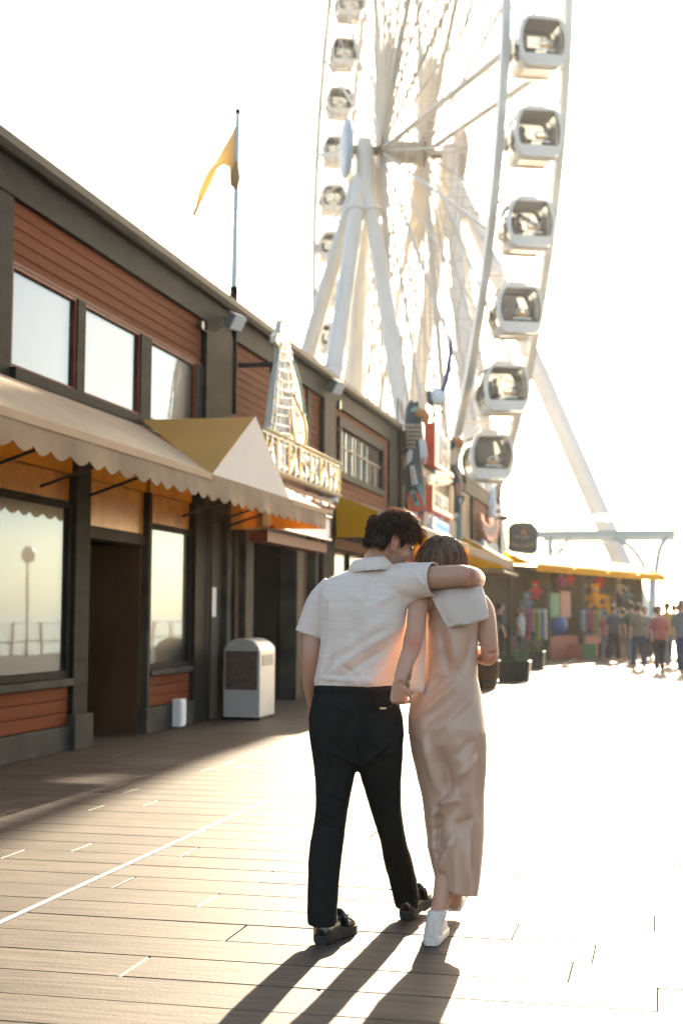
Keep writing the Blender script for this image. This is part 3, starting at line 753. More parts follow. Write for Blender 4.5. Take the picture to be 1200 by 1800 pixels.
# ---- flagpole with yellow flag
YP = 18.22
fp = empty('flagpole', at(407, 730, YP)); tag(fp, 'tall thin flagpole with limp yellow flag rising from the roof edge', 'flagpole')
pt, pm, pb = at(418, 200, YP), at(411, 520, YP), at(406, 728, YP)
pb = Vector((pm.x, pm.y, pb.z))
MB().tube([pm, pt], [.044, .030], 12).build('pole', M('galvanised_pole', (.42, .43, .42), .4, metal=.6), fp, smooth='auto')
MB().tube([pb, pm+Vector((0, 0, .12))], .055, 14).build('pole_sleeve', mGreyD, fp, smooth='auto')
MB().ball(pt+Vector((0, 0, .03)), (.04, .04, .05), 12, 8).build('finial', mGut, fp, smooth=True)
def flag():
    top = catmull([at(x, y, YP-.03) for x, y in ((416.5, 212), (407, 232), (392, 256), (376, 284), (361, 312), (350, 338), (345, 358), (340, 378))], 6)
    bot = catmull([at(x, y, YP-.03) for x, y in ((412.5, 331), (405, 325), (404, 298), (396, 291), (384, 292), (370, 325), (356, 352), (342, 381))], 6)
    n = len(top); m_ = 14; vs = []; fs = []
    for i in range(n):
        for j in range(m_+1):
            t = j/m_; p = top[i].lerp(bot[i], t); u = i/(n-1)
            p = p+Vector((0, .05*math.sin(u*7+t*5.0)+.035*math.sin(u*3+t*11)+.02*math.sin(t*17+u*4), 0))*(0.2+u*.9 if i else .0)
            vs.append(p)
    for i in range(n-1):
        for j in range(m_): q = i*(m_+1)+j; fs.append((q, q+1, q+m_+2, q+m_+1))
    mt = M('yellow_flag_cloth', (.50, .34, .15), .8, var=.12, vscale=5, bump=.1, bscale=12, trans=.30, tcol=(.75, .46, .16))
    o = MB().add(vs, fs).build('flag', mt, fp, smooth=True)
    # bunched lower corner round the pole
    b = MB(); b.loft([b.ring(at(x, y, YP-.04), E3*w, A3*w*.8, 14) for x, y, w in ((415, 286, .02), (413.5, 300, .055), (413, 314, .075), (413, 325, .055), (414, 333, .015))])
    me = b.mesh('flag_fold', True); wobble(me, 14, .02, (1, 1, .4), 3); me.materials.append(mt); link_mesh('flag_fold', me, o)
E3 = Vector((math.cos(YAW), math.sin(YAW), 0)); A3 = Vector((-math.sin(YAW), math.cos(YAW), 0)); Z3 = Vector((0, 0, 1))
flag()

# ---- flood lights, dome camera, sensor
def flood(px, py, Y, label, size=.17, glow=False, tilt=.5):
    c = at(px, py, Y); c.x = WX+.18
    e = empty('flood_light', (WX, c.y, c.z)); tag(e, label, 'flood light')
    f = Vector((.75, -.25, -tilt)).normalized(); s = f.cross(Z3).normalized(); u = s.cross(f)
    MB().obox(c, f*size*.35, s*size*.75, u*size*.6).build('housing', mCloudG, e, bevel=.015)
    MB().obox(c+f*(size*.36), f*.012, s*size*.66, u*size*.5).build('lens', mLens if glow else mWht, e, bevel=.005)
    MB().tube([c-f*.05, Vector((WX+.02, c.y, c.z+.06))], .02, 8).build('bracket', mBar, e)
flood(398, 566, 17.75, 'grey flood light box on the grey post below the flagpole', .18)
flood(581, 680, 23.7, 'bright white flood light under the eaves above the grid window', .20, True)
sen = empty('wall_sensor', onX(348, 572, WX)); tag(sen, 'small round dark sensor on red siding with a drooping cable', 'sensor')
c = onX(348, 572, WX); MB().tube([c, c+Vector((.07, 0, 0))], .055, 16).build('body', mBlack, sen, smooth='auto')
MB().tube(catmull([c+Vector((.04, .02, -.03)), onX(362, 582, WX+.05), onX(380, 586, WX+.07), onX(392, 578, WX+.1)], 6), .007, 6).build('cable', mBar, sen)
sp = empty('wall_speaker', onX(592, 712, WX)); tag(sp, 'tiny dark box on siding above the grid window', 'box')
c = onX(592, 712, WX); MB().box(c.x-.0, c.x+.07, c.y-.06, c.y+.06, c.z-.08, c.z+.08).build('body', mBlack, sp, bevel=.01); MB().box(c.x+.0, c.x+.02, c.y-.03, c.y+.03, c.z+.08, c.z+.12).build('bracket', mBar, sp)
dc = empty('dome_camera', onX(583, 882, -5.4)); tag(dc, 'white dome security camera beside the yellow awning end', 'camera')
c = onX(583, 880, -5.40); MB().tube([c+Z3*.07, c-Z3*.02], [.10, .11], 18).build('housing', mWht, dc, smooth='auto'); MB().ball(c-Z3*.03, (.085, .085, .09), 16, 10).build('dome', mCloudG, dc, smooth=True); MB().bar(c+Z3*.05, Vector((WX+.05, c.y, c.z+.05)), .05, .05).build('bracket', mWht, dc)

# ---- neon letter sign above the second door
XS = -4.95
P = lambda x, y, X=XS: onX(x, y, X)
ns = empty('neon_letter_sign', P(540, 840)); tag(ns, 'long white sign with yellow neon letters reading ALASKAN above the doorway', 'sign')
tl, tr_, bl, br = P(462, 757), P(594, 824), P(490, 832), P(594, 866)
y0, y1 = 17.25, tr_.y; zb, zt = (br.z+P(497, 834).z)/2, (tr_.z+tl.z)/2
MB().box(XS-.10, XS-.06, y0, y1, zb, zt).build('back_panel', mAlu, ns, bevel=.005)
MB().box(XS-.13, XS+.03, y0, y1, zb-.06, zb-.01).build('bottom_rail', mAlu, ns); MB().box(XS-.12, XS+.02, y0, y1, zt+.004, zt+.03).build('top_rail', mAlu, ns)
word = 'ALASKAN'; w = (y1-y0-.2)/len(word)
for i, ch in enumerate(word):
    ya = y0+.1+i*w
    L_ = place_text(ch, 'letter', mWht, ns, (XS-.055, ya+.05, zb+.02), (0, 1, 0), (0, 0, 1), w-.1, zt-zb-.04, .05)
    place_text(ch, 'neon_tube', mNeonY, L_, (XS+.0, ya+.085, zb+.05), (0, 1, 0), (0, 0, 1), w-.17, zt-zb-.10, .03)
    for k in range(3):
        yy = ya+.04+k*(w-.08)/2; MB().tube([(XS+.035, yy, zb), (XS+.035, yy+.01, zt)], .011, 6).build('neon_tube', mNeonY if k != 1 else mNeonW, L_)
MB().tube([(XS+.0, y1+.05, zb+.03), (XS+.0, y1+.05, zt-.03)], .04, 8).build('end_tube', mNeonY, ns)
for yy in (y0+.4, y1-.4): MB().bar((XS-.1, yy, zb+.2), (WX, yy, zb+.2), .05, .05).build('bracket', mBar, ns)
# neon spire figure
sf = empty('neon_spire_sign', P(505, 770)); tag(sf, 'pointed white metal neon figure towering above the letter sign', 'sign')
XF = -5.0; Q = lambda x, y, X=XF: onX(x, y, X)
out = [(495, 563), (503, 561), (507, 572), (509, 600), (513, 622), (522, 660), (530, 690), (536, 730), (538, 760), (534, 782), (524, 795), (500, 788), (476, 776), (468, 764), (476, 745), (481, 700), (486, 660), (491, 635), (491, 612), (485, 602), (485, 590), (492, 583)]
MB().prism([Q(*p) for p in out], (-.08, 0, 0)).build('back_panel', mAlu, sf)
rg = random.Random(4)
def tubepx(pts, mat, r=.012, X=XF+.03): return MB().tube(catmull([Q(x, y, X) for x, y in pts], 5), r, 6).build('neon_tube', mat, sf, smooth=True)
tubepx([(512, 718), (514, 745), (520, 775), (528, 792), (535, 788), (538, 765), (536, 742), (532, 728)], mNeonY, .02, XF+.06)
tubepx([(516, 694), (524, 712), (531, 728), (536, 745), (538, 765)], mNeonY, .02, XF+.05)
tubepx([(515, 634), (526, 670), (533, 710), (535, 735)], mNeonG, .022, XF+.05)
for k in range(16):
    t = k/15; xb = 474+t*44; xt = 493+t*12; ym = 600+rg.uniform(0, 40); mt = (mNeonW, mNeonG, mNeonW, mNeonR)[k % 4]
    tubepx([(xt, ym), ((xt*2+xb)/3+rg.uniform(-3, 3), ym+55), ((xt+2*xb)/3+rg.uniform(-3, 3), ym+105), (xb, 768+rg.uniform(-6, 6))], mt, .011)
for y in range(600, 780, 16):
    t = (y-560)/230; tubepx([(490-t*18+4, y), (505, y+6+rg.uniform(-4, 4)), (508+t*18, y+2)], (mNeonW, mNeonG)[y//16 % 2], .009, XF+.04)
MB().bar(Q(500, 640), Vector((WX, Q(500, 640).y, Q(500, 640).z)), .06, .06).build('bracket', mBar, sf)
mBulb = M('warm_bulb', (.85, .62, .25), .15, coat=.6)
bl_ = MB()
for i in range(30):
    yy = y0+.08+(y1-y0-.16)*i/29
    for zz in (zb-.035, zt+.05): bl_.ball((XS+.05, yy, zz), .026, 8, 6)
    if i % 2: bl_.ball((XS+.05, yy, (zb+zt)/2+.06*math.sin(i)), .02, 8, 6)
o = bl_.build('bulbs', mBulb, ns, smooth=True); o['kind'] = 'stuff'
bl_ = MB()
for i in range(len(out)):
    a, c = Q(*out[i], XF+.03), Q(*out[(i+1) % len(out)], XF+.03); n_ = max(1, int((c-a).length/.14))
    for k in range(n_): bl_.ball(a.lerp(c, k/n_), .022, 8, 6)
o = bl_.build('bulbs', mBulb, sf, smooth=True); o['kind'] = 'stuff'
# red fascia with lamps and white board below the letters
rb = empty('lit_door_sign', P(540, 880)); tag(rb, 'white door sign board with red neon edge under the letter sign', 'sign')
za = zb-.12
MB().box(XS-.2, XS-.04, 17.9, y1-.15, za-.22, za).build('red_fascia', mRedTrim, rb)
for i in range(7): MB().tube([(XS-.02, 18.1+i*.5, za-.11), (XS-.02, 18.42+i*.5, za-.11)], .035, 8).build('lamp_tube', (mPink, mNeonW)[i % 2], rb, smooth='auto')
MB().box(XS-.15, XS-.08, 17.9, y1-.2, za-.62, za-.24).build('white_board', mWht, rb)
MB().tube([(XS-.06, 18.0, za-.27), (XS-.06, y1-.22, za-.27), (XS-.06, y1-.22, za-.62), (XS-.06, 18.0, za-.62)], .022, 8).build('neon_edge', mNeonR, rb)
MB().box(XS-.4, XS-.15, 18.15, y1-.1, 2.30, 2.44).build('lower_board', mRedTrim, rb)
for yy in (18.3, y1-.4): MB().box(XS-.3, XS-.2, yy, yy+.05, 2.44, za-.2).build('hanger', mBar, rb)

# ---- litter bin
lb = empty('litter_bin', (-5.2, 17.8, 0)); tag(lb, 'pale round topped litter bin with dark poster panel beside the doorway', 'litter bin')
mBin = M('bin_enamel', (.42, .42, .39), .4, var=.15, vscale=3); bx0, bx1, by0, by1 = -5.46, -4.98, 17.42, 18.15
prof = [(bx0, .03), (bx1, .03), (bx1, .86)]+[(bx1-.24+.24*math.cos(t), .86+.17*math.sin(t)) for t in np.linspace(.1, math.pi-.1, 12)]+[(bx0, .86)]
MB().prism([(x, by0, z) for x, z in prof], (0, by1-by0, 0)).build('body', mBin, lb, smooth='auto', bevel=.015)
MB().box(bx0+.03, bx1-.03, by0-.012, by0-.002, .38, .87).build('poster_panel', M('poster_print', (.13, .06, .035), .35, col2=(.02, .03, .035), vscale=3.5, stretch=(3, 1, 6)), lb)
MB().box(bx1-.002, bx1+.008, by0+.12, by1-.12, .68, .82).build('flap', mCloudG, lb, bevel=.004)
MB().box(bx0-.01, bx1+.01, by0-.01, by1+.01, 0, .035).build('base', mGreyD, lb)
# small white box on the plinth
jb = empty('utility_box', (WX+.05, 15.95, .0)); tag(jb, 'small white utility box low on the plinth under the second window', 'box')
MB().box(WX+.06, WX+.17, 15.86, 16.05, .02, .34).build('body', mWht, jb, bevel=.012); MB().box(WX+.171, WX+.178, 15.88, 16.03, .06, .30).build('cover', mWht, jb)

# ================================================================== SECOND BLOCK WITH CARVED SIGNS
b2 = empty('shop_building', (WX, 32, 0)); tag(b2, 'farther brown timber shop block carrying the carved figures and banners', 'building')
def p2(name, mat, *bx, bevel=0): return MB().box(*bx).build(name, mat, b2, bevel=bevel)
p2('wall', mWallIn, -14, WX-.2, 30.6, 50.5, 0, 5.2); p2('roof', mRoof, -14.2, WX+.045, 30.55, 50.7, 5.40, 5.46)
p2('fascia_board', mGrey, WX-.19, WX+.05, 30.6, 41.0, 4.98, 5.395); p2('fascia_board', mGrey, WX-.19, WX+.05, 41.02, 47.7, 4.98, 5.395); p2('fascia_board', mGrey, WX-.19, WX+.05, 47.72, 50.5, 4.7, 5.2)
for y in np.arange(30.6, 40.9, 2.05): p2('wall_panel', mBrown, WX-.19, WX-.02, y+.01, y+2.03, 3.2, 4.975)
for i in range(14): p2('siding_board', mSide, WX-.15, WX-.01-.012*(i % 2), 43.0, 47.0, 3.3+i*.12, 3.3+(i+1)*.12-.006)
for ya, yb_ in ((40.95, 42.95), (47.05, 50.5)): p2('wall_panel', mBrown, WX-.19, WX-.01, ya, yb_, 3.2, 4.975 if ya < 45 else 4.69)
for y in (30.62, 42.7, 46.9, 50.2): p2('post', mGrey, WX-.1, WX+.07, y, y+.25, 0, 4.97 if y < 49 else 4.69, bevel=.01)
for y in np.arange(31, 49, 3.0):
    p2('window', mGreyD, WX-.15, WX-.02, y+.2, y+2.6, .8, 2.5); MB().box(WX-.018, WX-.012, y+.28, y+2.52, .88, 2.42).build('pane', mGlass, b2)
p2('header', mGreyD, WX-.19, WX+.0, 30.9, 50.2, 2.52, 3.19); p2('base_wall', mRedTrim, WX-.19, WX+.0, 30.9, 50.2, 0, .78)
def awn2(y0, y1, xf, zt, zf, zb, top, end):
    a = empty('awning', (WX, y0, zf), b2); a.matrix_parent_inverse = Matrix.Translation(-wloc(b2))
    sheet([(WX+.07, y0, zt), (WX+.07, y1, zt), (xf, y1, zf), (xf, y0, zf)], .006, 16, 6, .012, y0).build('canopy', top, a, smooth='auto')
    MB().quad((WX+.07, y0, zt-.004), (xf, y0, zf-.004), (xf, y0, zb), (WX+.07, y0, zb)).build('end_panel', end, a)
    valance(a, xf+.008, y0, y1, zf, zb, mVal)
    for y in (y0+.03, (y0+y1)/2, y1-.03): MB().tube([(WX+.03, y, zt-.05), (xf-.03, y, zf-.04)], .02, 6).build('awning_strut', mBar, a)
awn2(30.9, 38.6, -4.15, 3.42, 2.90, 2.68, mCreamF, mYel)
awn2(40.2, 42.6, -4.35, 3.62, 2.98, 2.70, mCreamF, mYel)
p2('lean_to_roof', mTan, WX+.002, -4.2, 38.7, 42.6, 2.54, 2.60)

# ---- carved totem figures
def carved(name, label, Y, rows, base_mat, cat='totem'):
    """rows: (py, left px, right px); a carved post standing out of the wall at depth Y"""
    e = empty(name, at((rows[0][1]+rows[0][2])/2, rows[-1][0], Y)); tag(e, label, cat)
    b = MB(); rs = []
    for y, l, r in rows:
        a, c = at(l, y, Y), at(r, y, Y); hw = (c-a).length/2; rs.append(b.ring((a+c)/2, E3*hw, A3*hw*.8, 18, 2.3))
    b.loft(rs); me = b.mesh('carved_body', True); wobble(me, 5, .03, (1, 1, 1), Y); me.materials.append(base_mat); link_mesh('carved_body', me, e)
    return e
def plate(e, name, pts, Y, mat, d=.05):
    """raised carved and painted relief on the front of the figure"""
    MB().prism([at(x, y, Y) for x, y in pts], A3*d+Vector((0, 0, 0))).build(name, mat, e, bevel=.008)
YT = 31.3
t1 = carved('raven_totem', 'dark carved raven totem with tan checked breast and orange beak', YT, [(708, 717, 731), (716, 714, 738), (730, 711, 742), (742, 711, 741), (752, 711, 743), (775, 711, 743), (792, 712, 742), (805, 713, 741), (840, 711, 745), (870, 710, 747), (900, 709, 746), (930, 709, 744), (965, 710, 742)], mDTeal)
YF = YT-.27
plate(t1, 'eye', [(722, 719), (729, 715), (737, 717), (736, 722), (723, 724)], YF, mTeal)
b = MB(); b.tube(catmull([at(733, 724, YF), at(743, 727, YF-.02), at(749, 733, YF-.03), at(746, 741, YF-.02), at(740, 739, YF)], 4), [.10]*9+[.08]*4+[.03]*4, 10).build('beak', mOrg, t1, smooth=True)
plate(t1, 'ear_tuft', [(717, 709), (722, 701), (728, 709)], YF+.2, mDTeal); plate(t1, 'ear_tuft', [(727, 709), (734, 704), (737, 714)], YF+.2, mDTeal)
for r in range(6):
    for c in range(5):
        x, y = 714.5+c*5.6, 745+r*7.6
        if r > 3 and c > 2: continue
        plate(t1, 'breast_square', [(x, y), (x+3.4, y), (x+3.4, y+4.6), (x, y+4.6)], YF+.02-.03*math.sin(math.pi*c/4), mTan, .06)
plate(t1, 'wing', [(736, 774), (744, 770), (749, 780), (751, 800), (748, 815), (739, 812), (738, 795)], YF-.02, mWht); plate(t1, 'wing_mark', [(739, 808), (747, 800), (746, 814), (740, 815)], YF-.03, mPink)
plate(t1, 'feather', [(715, 796), (720, 789), (725, 793), (723, 810), (714, 818)], YF, mWht); plate(t1, 'feather', [(720, 819), (727, 818), (733, 845), (735, 850), (724, 853)], YF, mWht); plate(t1, 'feather_rib', [(723, 822), (725, 822), (729, 850), (727, 851)], YF-.02, mOrg)
plate(t1, 'tail', [(732, 854), (740, 850), (748, 885), (745, 890)], YF, mTeal)
plate(t1, 'mask', [(717, 868), (726, 861), (741, 872), (743, 895), (736, 901), (722, 898)], YF, mRed); plate(t1, 'mask_eye', [(720, 863), (728, 862), (737, 885), (737, 891), (729, 891)], YF-.03, mTeal); plate(t1, 'pupil', [(726, 868), (730, 868), (733, 882), (729, 883)], YF-.06, mBlk)
plate(t1, 'cheek', [(716, 873), (720, 872), (723, 900), (716, 900)], YF-.02, mOrg); plate(t1, 'brow', [(713, 905), (722, 899), (734, 902), (732, 909), (716, 910)], YF, mWht)
plate(t1, 'mouth', [(728, 912), (740, 903), (743, 906), (738, 916), (729, 917)], YF, mRed); plate(t1, 'mouth_inner', [(729, 918), (741, 912), (743, 922), (732, 928)], YF, mTeal)
plate(t1, 'side_wing', [(701, 712), (705, 700), (708, 712), (710, 740), (706, 738)], YF+.35, mTan)
MB().tube([at(699, 700, YT+.3), at(699, 760, YT+.3)], .02, 6).build('rod', mBar, t1)
plate(t1, 'dark_wing', [(690, 828), (705, 818), (716, 830), (712, 855), (697, 850)], YF+.15, mBlk, .1)
t2 = carved('bird_totem', 'slim carved totem with orange bird beak right of the red framed signs', 38.8, [(768, 794, 800), (775, 791, 806), (790, 790, 809), (815, 792, 807), (830, 793, 806), (845, 795, 808), (870, 797, 810), (900, 797, 811), (930, 798, 812), (960, 798, 812)], mDTeal)
YG = 38.8-.25
MB().tube(catmull([at(799, 775, YG), at(805, 773, YG-.05), at(809, 779, YG-.05), at(806, 786, YG)], 4), .09, 8).build('beak', mOrg, t2, smooth=True)
plate(t2, 'breast', [(791, 792), (803, 784), (806, 800), (800, 818), (792, 815)], YG, mTan); plate(t2, 'wing', [(806, 874), (815, 870), (817, 876), (808, 892)], YG, mDTeal); plate(t2, 'wing_mark', [(806, 878), (812, 874), (809, 888)], YG-.03, mWht)
plate(t2, 'wing', [(794, 905), (802, 901), (807, 905), (800, 912)], YG, mWht); plate(t2, 'eye', [(803, 905), (809, 906), (808, 913), (803, 912)], YG-.02, mTeal); plate(t2, 'band', [(800, 850), (804, 848), (806, 870), (802, 870)], YG, mPink)
plate(t2, 'tail', [(799, 915), (802, 915), (802, 955), (799, 955)], YG, mWht); plate(t2, 'tail', [(806, 912), (810, 915), (811, 955), (807, 955)], YG-.01, mTeal)
fg = carved('perched_figure', 'small dark carved figure perched above the roof beside the bird totem', 41.0, [(808, 799, 804), (813, 798, 806), (820, 799, 805), (828, 797, 812), (845, 795, 818), (860, 797, 820)], mDTeal, 'figure')
plate(fg, 'face', [(799.5, 811), (804, 811), (804, 818), (800, 818)], 40.75, mOrg); plate(fg, 'arm', [(809, 832), (818, 838), (820, 852), (813, 846)], 40.7, mGrey)

# ---- red framed letter signs
XM = -5.15; Pm = lambda x, y, X=XM: onX(x, y, X)
def framed(label, yt, yb, xl, xr, txt):
    a, c = Pm(xl, yb), Pm(xr, yb); ya, yc = a.y, c.y
    zb_ = Pm(xl, yb).z; zt_ = Pm(xl, yt).z
    e = empty('letter_sign', (XM, ya, zb_)); tag(e, label, 'sign')
    MB().box(XM-.14, XM-.04, ya, yc, zb_, zt_).build('board', mBlk, e)
    MB().box(XM-.16, XM+.08, ya-.22, ya-.005, zb_-.12, zt_+.05).build('frame_bar', mRed, e, bevel=.02); MB().box(XM-.16, XM+.08, ya-.004, yc, zb_-.12, zb_-.005).build('frame_bar', mRed, e, bevel=.02)
    n = len(txt); w_ = (yc-ya-.35)/n
    for i, ch in enumerate(txt): place_text(ch, 'letter', mWht, e, (XM-.035, ya+.3+i*w_, zb_+.08), (0, 1, 0), (0, 0, 1), w_*.56, zt_-zb_-.14, .02)
    return e
s1 = framed('upper red framed black sign with white letters reading MINERS', 748, 812, 761, 792, 'MINERS')
s2 = framed('lower red framed black sign with white letters reading LANDING', 857, 889, 757, 790, 'LANDING')
fs_ = empty('fish_sign', Pm(770, 845)); tag(fs_, 'pale carved fish head plate between the two red framed signs', 'sign')
MB().prism([Pm(x, y, XM+.02) for x, y in ((750, 838), (760, 832), (788, 838), (797, 846), (788, 852), (757, 857), (752, 850))], (-.1, 0, 0)).build('plate', mTan, fs_, bevel=.02)
MB().prism([Pm(x, y, XM+.05) for x, y in ((756, 838), (763, 836), (766, 843), (760, 848), (756, 845))], (-.05, 0, 0)).build('eye', mTeal, fs_); MB().prism([Pm(x, y, XM+.05) for x, y in ((768, 846), (794, 845), (786, 850), (768, 851))], (-.05, 0, 0)).build('jaw', mBlk, fs_)
MB().prism([Pm(x, y, XM+.05) for x, y in ((766, 826), (790, 834), (790, 840), (766, 834))], (-.05, 0, 0)).build('brow', mWht, fs_)
bn = empty('blue_neon_sign', Pm(770, 925)); tag(bn, 'blue neon squiggle sign hanging below the lower red framed sign', 'sign')
rg = random.Random(9)
for k in range(9):
    x = 757+k*3.3; y = 909+k*1.9; MB().tube(catmull([Pm(x, y+rg.uniform(-2, 4), XM+.04), Pm(x+2, y+6, XM+.06), Pm(x+.5, y+13, XM+.04), Pm(x+2.4, y+rg.uniform(17, 24), XM+.05)], 4), .05, 8).build('neon_tube', mBlue if k > 1 else mNeonW, bn, smooth=True)
MB().prism([Pm(x, y, XM-.05) for x, y in ((753, 905), (788, 922), (788, 946), (753, 936))], (-.04, 0, 0)).build('backing', mWht, bn)
for x in (760, 776): MB().tube([Pm(x, 893, XM-.02), Pm(x, 912, XM-.02)], .02, 6).build('hanger', mWht, bn)

# ---- eagle on poles
YE = 34.0
ea = empty('eagle_sculpture', at(770, 745, YE)); tag(ea, 'white headed eagle sculpture with raised blue wings on poles above the signs', 'sculpture')
b = MB(); b.ball(at(772, 700, YE), (.17, .2, .21), 14, 10).ball(at(768, 690, YE), (.15, .16, .14), 12, 8); me = remesh(b, 'head', .03, 3); wobble(me, 7, .05, (1, 1, 1), 2); me.materials.append(mWht); link_mesh('head', me, ea)
MB().prism([at(x, y, YE+.1) for x, y in ((749, 686), (757, 684), (762, 700), (762, 716), (750, 706))], A3*.25).build('shoulder', mDTeal, ea, bevel=.03)
MB().prism([at(x, y, YE-.1) for x, y in ((774, 684), (777, 678), (788, 620), (791, 586), (796, 600), (794, 636), (789, 668), (781, 690))], A3*.10).build('wing', mNavy, ea, bevel=.01)
for k in range(7):
    y = 612+k*11; x = 790-k*1.6; MB().prism([at(x, y-14, YE), at(x+4.5, y-4, YE), at(x+4-.3*k, y+12, YE), at(x-2, y+10, YE)], A3*.05).build('feather', mWht, ea)
MB().prism([at(x, y, YE+.2) for x, y in ((767, 684), (763, 660), (760, 636), (765, 655), (770, 682))], A3*.08).build('wing', mCloudG, ea)
for pts in (((763, 722), (768, 730), (762, 736)), ((770, 724), (777, 720), (773, 727))): MB().prism([at(x, y, YE) for x, y in pts], A3*.08).build('talon', mNavy, ea)
for x in (760, 775.5): MB().tube([at(x, 712, YE+.1), at(x, 765, YE+.1)], .025, 6).build('pole', mBar, ea)

# ---- red banner sign with white figure
YR = 46.6; XR_ = -5.35
rs_ = empty('banner_sign', onX(862, 955, XR_)); tag(rs_, 'red curved banner sign with white figure above on the far shop', 'sign')
Pb = lambda x, y, X=XR_: onX(x, y, X)
MB().prism([Pb(x, y) for x, y in ((845, 902), (849, 904), (853, 918), (862, 925), (870, 922), (876, 912), (878, 925), (875, 944), (866, 954), (858, 950), (849, 930))], (-.12, 0, 0)).build('banner', mPink, rs_, bevel=.02)
for k in range(8):
    x = 849+k*3.4; y = 914+10*math.sin(k/7*3.1)**1; MB().tube([Pb(x, y+2, XR_+.02), Pb(x+.4, y+18, XR_+.02)], .022, 6).build('letter_bar', mWht, rs_)
MB().prism([Pb(x, y) for x, y in ((859, 909), (868, 909), (868, 922), (860, 922))], (-.14, 0, 0)).build('red_block', mRed, rs_)
b = MB(); b.tube([Pb(864, 910, XR_+.1), Pb(864, 885, XR_+.1), Pb(865, 862, XR_+.1), Pb(867, 850, XR_+.1)], [.16, .13, .10, .05], 10).ball(Pb(871, 893, XR_+.1), .09, 10, 8).ball(Pb(872, 905, XR_+.1), (.12, .12, .07), 10, 8)
me = remesh(b, 'white_figure', .03, 3); wobble(me, 6, .05); me.materials.append(mWht); link_mesh('white_figure', me, rs_)
MB().ball(Pb(867, 881, XR_+.15), .06, 10, 8).build('blue_mark', mBlue, rs_)
MB().prism([Pb(x, y) for x, y in ((850, 948), (858, 956), (872, 956), (877, 966), (874, 972), (850, 966))], (-.1, 0, 0)).build('lower_plate', M('pale_blue_plate', (.38, .48, .53), .5), rs_)

# ---- hanging sign on a bracket
YH = 49.0
hs_ = empty('hanging_sign', at(890, 910, YH)); tag(hs_, 'dark rounded hanging sign with orange flame emblem on an iron rod', 'sign')
MB().tube([at(872, 911, YH), at(948, 909, YH)], .045, 8).build('rod', mBar, hs_); MB().ball(at(886, 911, YH), (.13, .2, .11), 10, 8).build('rod_mount', mBlack, hs_, smooth=True)
MB().tube([at(872, 911, YH), at(878, 870, YH), at(880, 860, YH)], .05, 6).build('brace', mBar, hs_)
ol = [(897, 921), (905, 918), (920, 917), (935, 919), (939, 924), (945, 929), (945, 968), (940, 973), (930, 977), (918, 979), (905, 977), (899, 972), (892, 966), (892, 928)]
MB().prism([at(x, y, YH) for x, y in ol], A3*.08).build('rim', M('blue_grey_rim', (.10, .17, .20), .5), hs_, bevel=.01)
cx, cy = 918.5, 948
MB().prism([at(cx+(x-cx)*.91, cy+(y-cy)*.91, YH-.012) for x, y in ol], A3*.01).build('board', M('slate_green_board', (.035, .048, .042), .5), hs_)
MB().prism([at(x, y, YH-.03) for x, y in ((914, 940), (915, 934), (917, 936), (919, 928), (922, 934), (925, 938), (926, 941), (920, 938))], A3*.02).build('flame_emblem', mOrg, hs_)
MB().prism([at(x, y, YH-.03) for x, y in ((904, 942), (909, 941), (914, 943), (930, 941), (931, 945), (920, 947), (906, 945))], A3*.02).build('canoe_emblem', mCloudG, hs_)
mGold = M('faded_gold_letter', (.28, .17, .06), .5)
for k in range(11):
    if k == 4: continue
    x = 899+k*3.7; y = 954+3.5*math.sin(math.pi*k/10); MB().prism([at(x, y, YH-.025), at(x+2.2, y, YH-.025), at(x+2.2, y+5, YH-.025), at(x, y+5, YH-.025)], A3*.012).build('letter_mark', mGold, hs_)
for x in (902, 936): MB().tube([at(x, 909, YH), at(x, 920, YH)], .02, 6).build('chain', mBar, hs_)
# ================================================================== THE COUPLE
E_ = Vector((math.cos(YAW), math.sin(YAW), 0)); A_ = Vector((-math.sin(YAW), math.cos(YAW), 0)); Z_ = Vector((0, 0, 1))
def PR(mb, l, r, y, Y, th, n=44, e=2.2):
    a, b = at(l, y, Y), at(r, y, Y); return mb.ring((a+b)/2, E_*((b-a).length/2), A_*th, n, e)
def PT(mb, pts, rad, n=20, **k):
    """limb through photo points (px, py, Y) with radii in metres"""
    P = catmull([at(*p) for p in pts], 6); t = np.linspace(0, 1, len(P)); tk = np.linspace(0, 1, len(rad))
    rr = np.interp(t, tk, rad); return mb.tube(P, list(rr), n, **k)

def skin_material(name, col, beard=None):
    mt = M(name, col, .48, var=.10, vscale=9, bump=.06, bscale=220, sss=.12, spec=.45)
    if beard:
        nt = mt.node_tree; N = nt.nodes; L = nt.links; b = N['Principled BSDF']; src = b.inputs['Base Color'].links[0].from_socket
        at_ = N.new('ShaderNodeAttribute'); at_.attribute_name = 'beard'
        nz = N.new('ShaderNodeTexNoise'); nz.inputs['Scale'].default_value = 260; mu = N.new('ShaderNodeMath'); mu.operation = 'MULTIPLY'
        L.new(at_.outputs['Fac'], mu.inputs[0]); L.new(nz.outputs[0], mu.inputs[1])
        mx = N.new('ShaderNodeMix'); mx.data_type = 'RGBA'; mx.inputs[7].default_value = (*beard, 1)
        L.new(mu.outputs[0], mx.inputs[0]); L.new(src, mx.inputs[6]); L.new(mx.outputs[2], b.inputs['Base Color'])
    nt = mt.node_tree; N = nt.nodes; L = nt.links; b = N['Principled BSDF']; src = b.inputs['Base Color'].links[0].from_socket
    a2 = N.new('ShaderNodeAttribute'); a2.attribute_name = 'blush'; mx = N.new('ShaderNodeMix'); mx.data_type = 'RGBA'; mx.inputs[7].default_value = (.60, .16, .09, 1)
    L.new(a2.outputs['Fac'], mx.inputs[0]); L.new(src, mx.inputs[6]); L.new(mx.outputs[2], b.inputs['Base Color'])
    return mt
